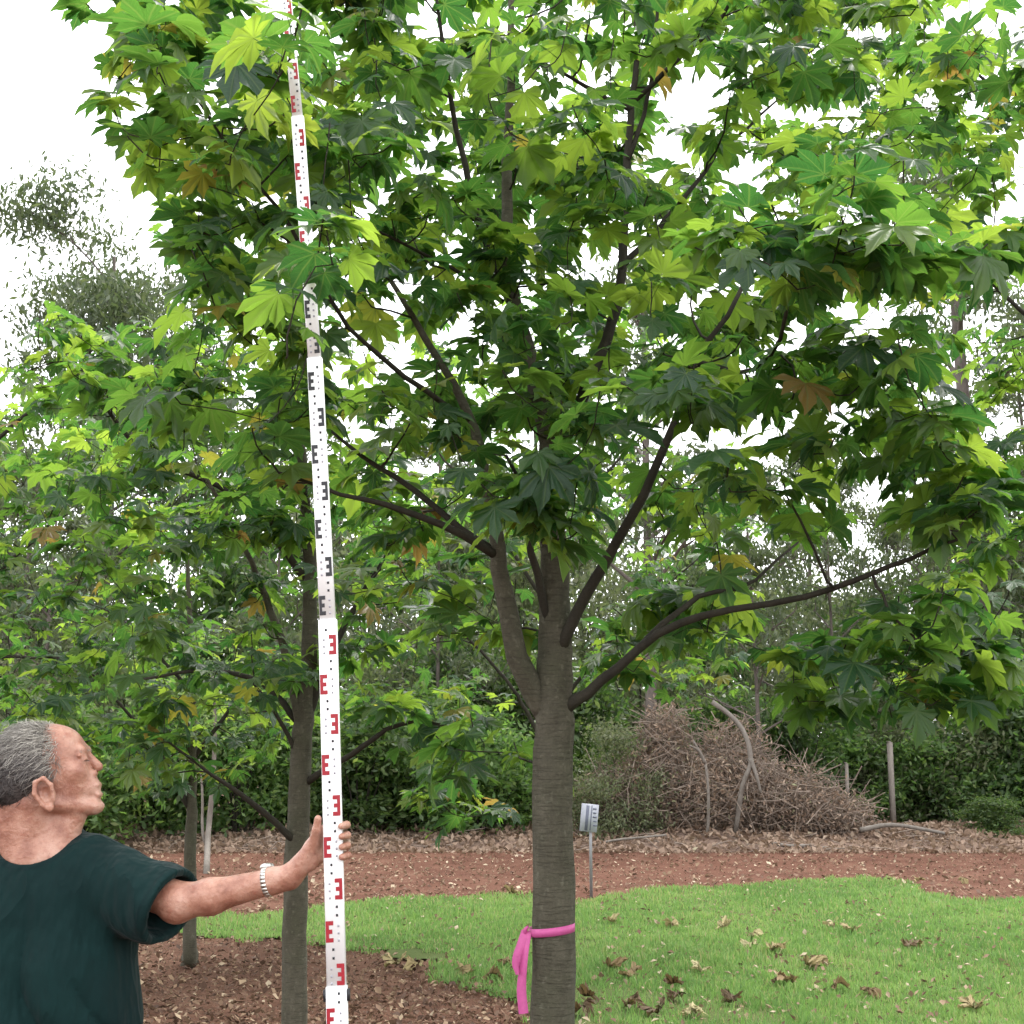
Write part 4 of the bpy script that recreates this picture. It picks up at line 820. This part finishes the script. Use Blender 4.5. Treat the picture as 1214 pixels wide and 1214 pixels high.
def H(px, py, lat=0.0):
    p = P(px, py, HY)+np.array([0, -lat, 0]); d = p-HC; c, s = math.cos(HYAW), math.sin(HYAW)
    return HC+np.array([d[0]*c-d[1]*s, d[0]*s+d[1]*c, d[2]])
M_SKIN, t_ = newmat('skin'); n_ = N(t_); tc_ = n_.n('TexCoord'); o_ = tc_.outputs['Object']
f1 = n_.noise(16, 4, 0.6, o_); f2 = n_.noise(120, 3, 0.6, o_); f3 = n_.noise(45, 3, 0.6, o_)
c_ = n_.ramp(f1, [(0.34, (0.25, 0.105, 0.070)), (0.5, (0.37, 0.185, 0.128)), (0.66, (0.45, 0.265, 0.20))]); c_ = n_.mix(n_.ramp(f3, [(0.55, (0, 0, 0)), (0.75, (0.6, 0.6, 0.6))]), c_, (0.27, 0.095, 0.065))
c_ = n_.mix(n_.ramp(f2, [(0.58, (0, 0, 0)), (0.72, (0.55, 0.55, 0.55))]), c_, (0.22, 0.095, 0.06))
p_ = n_.pbr(c_, 0.42, 0.45, n_.math('ADD', f2, n_.math('MULTIPLY', f3, 1.8)), 0.5, 0.004); p_.inputs['Subsurface Weight'].default_value = 0.12; p_.inputs['Subsurface Radius'].default_value = (0.012, 0.005, 0.003); p_.inputs['Subsurface Scale'].default_value = 0.5; n_.out(p_.outputs[0])
M_SHIRT, t_ = newmat('dark_green_cotton'); n_ = N(t_); tc_ = n_.n('TexCoord'); o_ = tc_.outputs['Object']
f1 = n_.noise(7, 4, 0.6, o_); f2 = n_.noise(500, 2, 0.5, o_)
mp_ = n_.n('Mapping'); n_.l(o_, mp_.inputs['Vector']); mp_.inputs['Rotation'].default_value = (0, math.radians(-28), 0); mp_.inputs['Scale'].default_value = (1.0, 1.0, 0.32)
w1 = n_.noise(9, 3, 0.5, mp_.outputs[0]); rid = n_.math('SUBTRACT', 1.0, n_.math('ABSOLUTE', n_.math('MULTIPLY', n_.math('SUBTRACT', w1, 0.5), 5.0))); rid = n_.math('MAXIMUM', rid, -0.6)
sc_ = n_.n('Attribute', attribute_name='tint').outputs['Fac']
p_ = n_.pbr(n_.mix(n_.math('MULTIPLY', sc_, 0.5), n_.ramp(f1, [(0.3, (0.0013, 0.011, 0.0112)), (0.7, (0.0022, 0.017, 0.0165))]), (0.001, 0.008, 0.009)), 0.85, 0.15, n_.math('ADD', n_.math('ADD', n_.math('MULTIPLY', rid, 1.1), n_.math('MULTIPLY', f1, 0.6)), n_.math('MULTIPLY', f2, 0.03)), 0.6, 0.018); p_.inputs['Sheen Weight'].default_value = 0.03; n_.out(p_.outputs[0])
M_HAIR = None
m, t_ = newmat('grey_hair'); n_ = N(t_); at_ = n_.n('Attribute', attribute_name='tint'); c_ = n_.ramp(at_.outputs['Fac'], [(0.0, (0.025, 0.020, 0.020)), (0.5, (0.12, 0.105, 0.095)), (1.0, (0.40, 0.37, 0.32))]); n_.out(n_.pbr(c_, 0.5, 0.4).outputs[0]); M_HAIR = m
M_TROUSER = simple('khaki_trousers', (0.16, 0.13, 0.09), 0.85, 0.15, noise=30, amt=0.3); M_BOOT = simple('brown_boots', (0.07, 0.04, 0.025), 0.6, 0.3, noise=30, amt=0.3)

man_x = P(45, 1100, 3.44)[0]
man = empty('person', (man_x, 3.44, 0)); tag(man, 'man in a dark green t-shirt looking up and gripping the measuring staff', 'person')
SHL = P(112, 1030, 3.43); ELB = P(214, 1069, 3.32); WRI = P(343, 1040, 3.285)
SHR_ = np.array([man_x-0.235, 3.45, SHL[2]-0.005]); ELR = SHR_+np.array([-0.10, 0.02, -0.30]); WRR = ELR+np.array([0.03, -0.08, -0.25])
hz = 1.445; hxr = lambda z: -0.373-0.048*1.108-0.052*(z-1.108)       # staff axis x at height z
def skin_field():
    S = Field((man_x-0.46, 3.17, 0.80), (-0.36, 3.66, 1.80), 0.0034)
    # torso core under the shirt, neck
    cx = man_x
    S.ell((cx, 3.46, 1.28), (0.17, 0.10, 0.2), .03); S.cone((cx, 3.46, 1.38), SHL, 0.07, 0.058, .04); S.cone((cx, 3.46, 1.38), SHR_, 0.07, 0.058, .04)
    S.cone((cx, 3.46, 1.36), H(40, 950), 0.078, 0.062, .03); S.cone(H(62, 1015), H(86, 966), 0.045, 0.034, .03); S.cone(H(30, 1020), H(10, 930), 0.055, 0.05, .03)
    S.ell(P(52, 1022, 3.40), (0.09, 0.045, 0.05), .04)
    # head
    rt = Matrix.Rotation(math.radians(-16), 3, 'Y')
    S.ell(H(40, 903), (0.104, 0.077, 0.098), .02, rot=rt); S.ell(H(66, 896), (0.079, 0.064, 0.080), .025); S.ell(H(79, 928), (0.070, 0.055, 0.074), .02)
    S.cone(H(97, 890, -.03), H(97, 890, .03), .0155, .0155, .012)
    S.cone(H(101, 893), H(115, 909), .009, .0115, .008); 
    for q in (-1, 1):
        S.ell(H(109, 917, q*.010), (.012, .009, .009), .006); S.ell(H(90, 914, q*.040), (.030, .022, .024), .02); S.cone(H(109, 956, q*.012), H(64, 952, q*.050), .017, .019, .02)
        S.ell(H(104, 901, q*.034), (.014, .016, .010), .008, 'sub'); S.ell(H(99.5, 901, q*.033), (.0138, .0138, .0138), .003); S.cone(H(106, 901.6, q*.024), H(103, 902, q*.044), .0028, .0028, .002, 'sub')
        S.cone(H(101, 895, q*.018), H(97, 896, q*.05), .006, .005, .006); S.cone(H(103, 906, q*.020), H(98, 906, q*.046), .0045, .004, .005)
        # ear: shell, rim, lobe
        e = lambda x, y, d: H(x+9, y, q*d)
        S.ell(e(53, 940, .076), (.024, .012, .036), .008, rot=Matrix.Rotation(math.radians(-24), 3, 'Y')); 
        rim = [e(62, 948, .084), e(60, 930, .090), e(52, 922, .094), e(43, 927, .095), e(42, 940, .094), e(50, 953, .089), e(58, 959, .084)]
        for a, b in zip(rim[:-1], rim[1:]): S.cone(a, b, .0062, .0062, .004)
        S.ell(e(59, 956, .085), (.009, .007, .010), .005); S.ell(e(54, 940, .090), (.0115, .013, .017), .004, 'sub', rot=Matrix.Rotation(math.radians(-24), 3, 'Y')); S.ell(e(61, 941, .084), (.006, .006, .008), .004)
    S.ell(H(104, 934), (.030, .029, .029), .014); S.cone(H(115, 930.5, -.017), H(115, 930.5, .017), .0058, .0058, .005); S.cone(H(115.5, 942, -.016), H(115.5, 942, .016), .0070, .0070, .006)
    S.cone(H(121, 936.7, -.024), H(121, 936.7, .024), .0035, .0035, .003, 'sub')
    S.ell(H(110, 955.5), (.0245, .026, .020), .014); S.ell(H(119, 949, 0), (.006, .016, .004), .008, 'sub')
    S.ell(H(113, 919.5, -.009), (.004, .004, .003), .002, 'sub'); S.ell(H(113, 919.5, .009), (.004, .004, .003), .002, 'sub')
    S.cone(H(95, 925, .032), H(103, 938, .028), .002, .002, .004, 'sub')            # cheek fold
    # left arm
    S.cone(SHL, ELB, .060, .045, .03); fm = ELB*0.72+WRI*0.28+np.array([0, 0, -.004]); S.cone(ELB, fm, .042, .043, .02); S.cone(fm, WRI*0.85+ELB*0.15, .042, .0305, .02); S.cone(WRI*0.85+ELB*0.15, WRI, .030, .0285, .02)
    S.ell(ELB+np.array([-.015, .01, -.02]), (.036, .036, .034), .02)
    # left hand: palm behind the staff, fingers round its far edge, thumb up its near edge
    palm = P(370, 1012, 3.284); S.cone(WRI, palm, .029, .027, .015)
    fz = [1.489, 1.464, 1.439, 1.415]; fl = [1.0, 1.08, 1.0, 0.86]
    for z, L in zip(fz, fl):
        x = hxr(z); zb = 1.445+(z-1.445)*0.88
        mcp = np.array([x-.034, 3.281, zb-.010]); pip = np.array([x+.008, 3.286+.002*L, z-.004]); dip = np.array([x+.0335, 3.252, z+.000]); tip = np.array([x+.0235+.004*(L-1), 3.2195, z-.002])
        S.cone(palm+np.array([0, .0, (z-1.45)*0.5]), mcp, .020, .0125, .010); S.cone(mcp, pip, .0120, .0105, .005); S.cone(pip, dip, .0105, .0098, .004); S.cone(dip, tip, .0098, .0083, .003)
    th = [palm+np.array([-.022, -.014, -.012]), np.array([hxr(1.45)-.050, 3.258, 1.446]), np.array([hxr(1.48)-.040, 3.240, 1.476]), np.array([hxr(1.51)-.035, 3.232, 1.505])]
    S.cone(WRI+np.array([.012, -.010, .006]), th[1], .022, .0150, .012); S.cone(th[1], th[2], .0140, .0120, .006); S.cone(th[2], th[3], .0118, .0092, .004)
    S.ell(palm+np.array([-.004, -.012, -.014]), (.022, .014, .026), .012)
    # right arm hanging, hand
    S.cone(SHR_, ELR, .060, .050, .03); S.cone(ELR, WRR, .050, .031, .02)
    pb = WRR+np.array([.01, -.02, -.08]); S.cone(WRR, pb, .029, .026, .015)
    for q in range(4):
        f0 = pb+np.array([0, .028-.019*q, -.01]); f1_ = f0+np.array([.004, -.006, -.045]); f2_ = f1_+np.array([.014, -.004, -.030]); S.cone(f0, f1_, .011, .010, .005); S.cone(f1_, f2_, .010, .008, .004)
    S.cone(WRR+np.array([.005, -.02, -.03]), WRR+np.array([.02, -.055, -.085]), .015, .011, .008); S.cone(WRR+np.array([.02, -.055, -.085]), WRR+np.array([.028, -.062, -.118]), .011, .009, .004)
    V, Q = S.nets(); return relax(V, Q, 2, 0.5), Q
V, Q = skin_field(); obj('body', V, Q, M_SKIN, man, smooth=True)
# eyes
for q in (-1, 1):
    c0 = H(98.0, 901, q*.033); m_ = MB(); 
    u = np.linspace(0, math.pi, 9); w_ = np.linspace(0, 2*math.pi, 13)[:-1]; Vs = np.array([[math.cos(a), math.sin(a)*math.cos(b), math.sin(a)*math.sin(b)] for a in u for b in w_])*0.0122
    Qs = np.array([[i*12+j, i*12+(j+1) % 12, (i+1)*12+(j+1) % 12, (i+1)*12+j] for i in range(8) for j in range(12)])
    e_ = obj('eye', Vs+c0, Qs, simple('eye_white', (0.7, 0.68, 0.64), 0.2, 0.5), man, smooth=True)
    k_ = Vs[:, 0] > 0.0108; Vi = Vs*1.02; Qi = Qs[(Vs[Qs, 0] > 0.0095).all(1)]
    if len(Qi): 
        o = obj('iris', Vi+c0, Qi, simple('iris', (0.05, 0.07, 0.09), 0.15, 0.6), None, smooth=True); o.parent = e_
        e_mp = e_.matrix_parent_inverse.copy(); o.matrix_parent_inverse = Matrix.Translation(-Vector(man.location)) if False else Matrix.Identity(4)
# hair: shell plus combed strands
Sh = Field(HC-np.array([.2, .13, .16]), HC+np.array([.16, .13, .16]), 0.004)
rt = Matrix.Rotation(math.radians(-16), 3, 'Y'); Sh.ell(H(38, 902), (0.1065, 0.080, 0.1005), .01, rot=rt); Sh.ell(H(22, 930), (0.075, 0.075, 0.075), .02)
Sh.ell(H(121, 906), (0.108, 0.13, 0.118), .022, 'sub'); 
for q in (-1, 1): Sh.ell(H(96, 930, q*.09), (.06, .06, .075), .012, 'sub'); Sh.ell(H(62, 950, q*.10), (.030, .04, .046), .008, 'sub')
Sh.ell(H(60, 985), (.10, .12, .06), .01, 'sub'); Sh.ell(H(10, 1000), (.10, .12, .06), .01, 'sub')
HV, HQ = Sh.nets(); HV = relax(HV, HQ, 2)
hb = MB(); hb.add(HV, HQ, tint=0.2)
rh = np.random.default_rng(4); sel = rh.choice(len(HV), 15000); hc = H(42, 915); nn = nrm(HV[sel]-hc); bk = nrm(np.array([-0.75, 0, -0.35])+rh.normal(0, .38, (len(sel), 3))); tdir = nrm(bk-nn*(bk*nn).sum(1, keepdims=True)*0.9+nn*0.06)
keep = ((HV[sel]-hc)*nn).sum(1) > 0.07; sel, nn, tdir = sel[keep], nn[keep], tdir[keep]; L = rh.uniform(.022, .052, (len(sel), 1)); b0 = HV[sel]-nn*.002; sd_ = nrm(np.cross(nn, tdir))*0.0007
wv = rh.normal(0, .003, (len(sel), 3)); mid = b0+tdir*L*.5+nn*.005+wv; tip = b0+tdir*L+nn*.002+wv*2
HS = np.stack([b0-sd_, b0+sd_, mid+sd_, mid-sd_, tip], 1).reshape(-1, 3); i_ = np.arange(len(sel))[:, None]*5
hfac = np.clip((HV[sel][:, 2]-HC[2])/0.10*0.62+0.36+(HV[sel][:, 0]-HC[0])*1.8+rh.normal(0, .27, len(sel)), 0, 1)
hb.add(HS, i_+np.array([[0, 1, 2, 3]]), i_+np.array([[3, 2, 4]]), tint=hfac); hb.build('hair', M_HAIR, man, smooth=True, tint=True)
# eyebrows
eb = MB()
for q in (-1, 1):
    for _ in range(70):
        f = rh.uniform(0, 1); p0 = H(103-5*f, 890.5+1.5*f, q*(.014+.034*f))+rh.normal(0, .0015, 3); d = np.array([.006-.004*f, -q*.006*f, .004])+rh.normal(0, .002, 3); s_ = np.array([0, .0007, .0007]); eb.add([p0-s_, p0+s_, p0+d], None, [[0, 1, 2]], tint=0.8)
eb.build('eyebrows', M_HAIR, man, tint=True)
la = MB()
for q in (-1, 1):
    for k in range(34):
        f = k/33; p0 = H(105.2-3.2*f, 901.3+0.6*f, q*(.022+.024*f)); d = np.array([.005-.002*f, -q*.003*f, -.0012])+rh.normal(0, .0006, 3); s_ = np.array([0, .0009, .0004]); la.add([p0-s_, p0+s_, p0+d], None, [[0, 1, 2]], tint=0.0)
la.build('eyelashes', M_HAIR, man, tint=True)
# shirt
def shirt_field():
    S = Field((man_x-0.46, 3.15, 0.78), (man_x+0.52, 3.76, 1.56), 0.0050); cx = man_x
    for z0, z1, w0, w1, d0, d1, yy in [(0.80, 1.0, .255, .262, .175, .18, 3.43), (1.0, 1.2, .262, .252, .18, .165, 3.43), (1.2, 1.36, .252, .215, .16, .13, 3.44)]:
        for f in (0, .25, .5, .75):
            w = w0+(w1-w0)*f; d = d0+(d1-d0)*f; S.ell((cx-.005, yy, z0+(z1-z0)*f), (w, d, .12), .03)
    S.cone((cx+.02, 3.45, 1.375), SHL+np.array([0, 0, -.005]), .088, .088, .05); S.cone((cx-.02, 3.45, 1.375), SHR_, .088, .085, .05); S.cone((cx, 3.47, 1.43), (cx, 3.47, 1.36), .085, .11, .05)
    hem = P(203, 1076, 3.335); ax = nrm(hem-SHL); S.cone(SHL+np.array([-.01, 0, -.01]), hem+ax*.05, .088, .104, .03)
    hr = SHR_+(ELR-SHR_)*0.78; ar = nrm(hr-SHR_); S.cone(SHR_, hr+ar*.05, .085, .098, .03)
    # neck opening
    nk = P(46, 992, 3.43); S.ell(nk+np.array([.004, -.03, .014]), (.098, .115, .096), .006, 'sub'); S.ell(nk+np.array([0, .02, .10]), (.085, .085, .12), .01, 'sub')
    Sx, X, Y, Z = S.sl(np.array([cx-.4, 3.2, .75]), np.array([cx+.4, 3.7, .83]), .0); S.F[Sx] = np.maximum(S.F[Sx], .815-Z)
    # hanging folds
    g = [S.lo[i]+np.arange(S.n[i])*S.h for i in range(3)]; X, Y, Z = np.meshgrid(*g, indexing='ij', sparse=True)
    q = (X-SHL[0])*0.8+(Z-SHL[2])*0.55; sh = lambda v: 1-2*np.abs(np.sin(v))**0.7
    S.F += (0.015*sh(q*22+1.6*np.sin(Z*8)+1.2*np.sin(X*9))*np.clip((1.36-Z)*5, 0, 1)*np.clip((X-cx+.25)*4, 0.3, 1)+0.009*sh(X*24+2.5*np.sin(Z*6))*np.clip((1.25-Z)*4, 0, 1)+0.0042*np.sin((X*0.9-Z*0.5)*58+4*np.sin(Z*14))*np.clip((Z-1.22)*9, 0, 1)*np.clip((X-cx-.1)*7, 0, 1)).astype(np.float32)
    # cut hems flat, then hollow the sleeves
    for h_, a_, c0 in ((hem, ax, SHL), (hr, ar, SHR_)):
        Sx, X, Y, Z = S.sl(h_-.2, h_+.2, .02); pl = (X-h_[0])*a_[0]+(Y-h_[1])*a_[1]+(Z-h_[2])*a_[2]; near = np.sqrt((X-h_[0])**2+(Y-h_[1])**2+(Z-h_[2])**2) < .19
        side = (X-man_x)*np.sign(h_[0]-man_x) > .25
        S.F[Sx] = np.where(near & side, np.maximum(S.F[Sx], pl), S.F[Sx]); S.cone(h_-a_*.09, h_+a_*.10, .070, .091, .004, 'sub')
    V, Q = S.nets(); V = relax(V, Q, 2, .5)
    e1 = np.sqrt((((V-(nk+np.array([.004, -.03, .014])))/np.array([.098, .115, .096]))**2).sum(1)); t = ((e1 < 1.20) & (V[:, 2] > 1.3)).astype(float)*0.9
    for h_, a_ in ((hem, ax), (hr, ar)):
        d = (V-h_) @ a_; t = np.maximum(t, ((d > -.024) & (d < -.018) & (np.linalg.norm(V-h_, axis=1) < .14) & (np.abs(V[:, 0]-man_x) > .24))*1.0)
    return V, Q, t
V, Q, tt_ = shirt_field(); shirt = obj('shirt', V, Q, M_SHIRT, man, smooth=True, tint=tt_)
# collar rib round the neck opening
# trousers and boots (below the picture)
S = Field((man_x-.34, 3.12, -.02), (man_x+.34, 3.72, 0.98), .009)
S.ell((man_x, 3.44, .86), (.225, .155, .13), .04)
for q in (-1, 1):
    hp = np.array([man_x+q*.105, 3.45, .84]); kn = np.array([man_x+q*.125, 3.42, .48]); an = np.array([man_x+q*.14, 3.46, .11]); S.cone(hp, kn, .115, .082, .05); S.cone(kn, an, .082, .070, .03)
V, Q = S.nets(); obj('trousers', relax(V, Q, 2), Q, M_TROUSER, man, smooth=True)
for q in (-1, 1):
    S = Field((man_x+q*.14-.09, 3.20, -.03), (man_x+q*.14+.09, 3.58, .2), .006); a_ = np.array([man_x+q*.14, 3.46, .07]); S.cone(a_+np.array([0, 0, .06]), a_, .055, .05, .02); S.cone(a_+np.array([0, .03, -.03]), a_+np.array([q*.015, -.15, -.035]), .046, .042, .02)
    g = [S.lo[i]+np.arange(S.n[i])*S.h for i in range(3)]; S.F = np.maximum(S.F, (0.0-g[2])[None, None, :].astype(np.float32)); V, Q = S.nets(); obj('boot', relax(V, Q, 1), Q, M_BOOT, man, smooth=True)
# wristwatch
M_STEEL = simple('brushed_steel', (0.62, 0.60, 0.56), 0.3, 0.5, 0.9, noise=60, amt=0.2)
wc = WRI*0.80+ELB*0.20; wax = nrm(WRI-ELB); wu = nrm(np.cross(wax, [0, 1, 0])); wv_ = np.cross(wax, wu)
watch = empty('wristwatch', wc); tag(watch, "steel wristwatch with a link band on the man's outstretched wrist", 'watch')
for k in range(22):
    a = k/22*2*math.pi; d = wu*math.cos(a)+wv_*math.sin(a); s_ = np.cross(wax, d); V, Q = box(wc+d*.0345, [1, 1, 1]); V = (V-(wc+d*.0345)); B = np.stack([wax*.0125, d*.0036, s_*.0090], 1); V = V @ B.T+wc+d*.0345; obj('band_link', V, Q, M_STEEL, watch)
d = wu*math.cos(-0.5)+wv_*math.sin(-0.5)
for nm, r_, o0, o1, mt in (('case', .0185, .032, .0435, M_STEEL), ('dial', .0155, .0436, .0442, simple('watch_dial', (0.75, 0.75, 0.72), 0.2, 0.6))):
    V, Q, T = tube([wc+d*o0, wc+d*(o0+o1)/2, wc+d*o1], [r_, r_, r_*.94], 20); obj(nm, V, [Q, T], mt, watch)
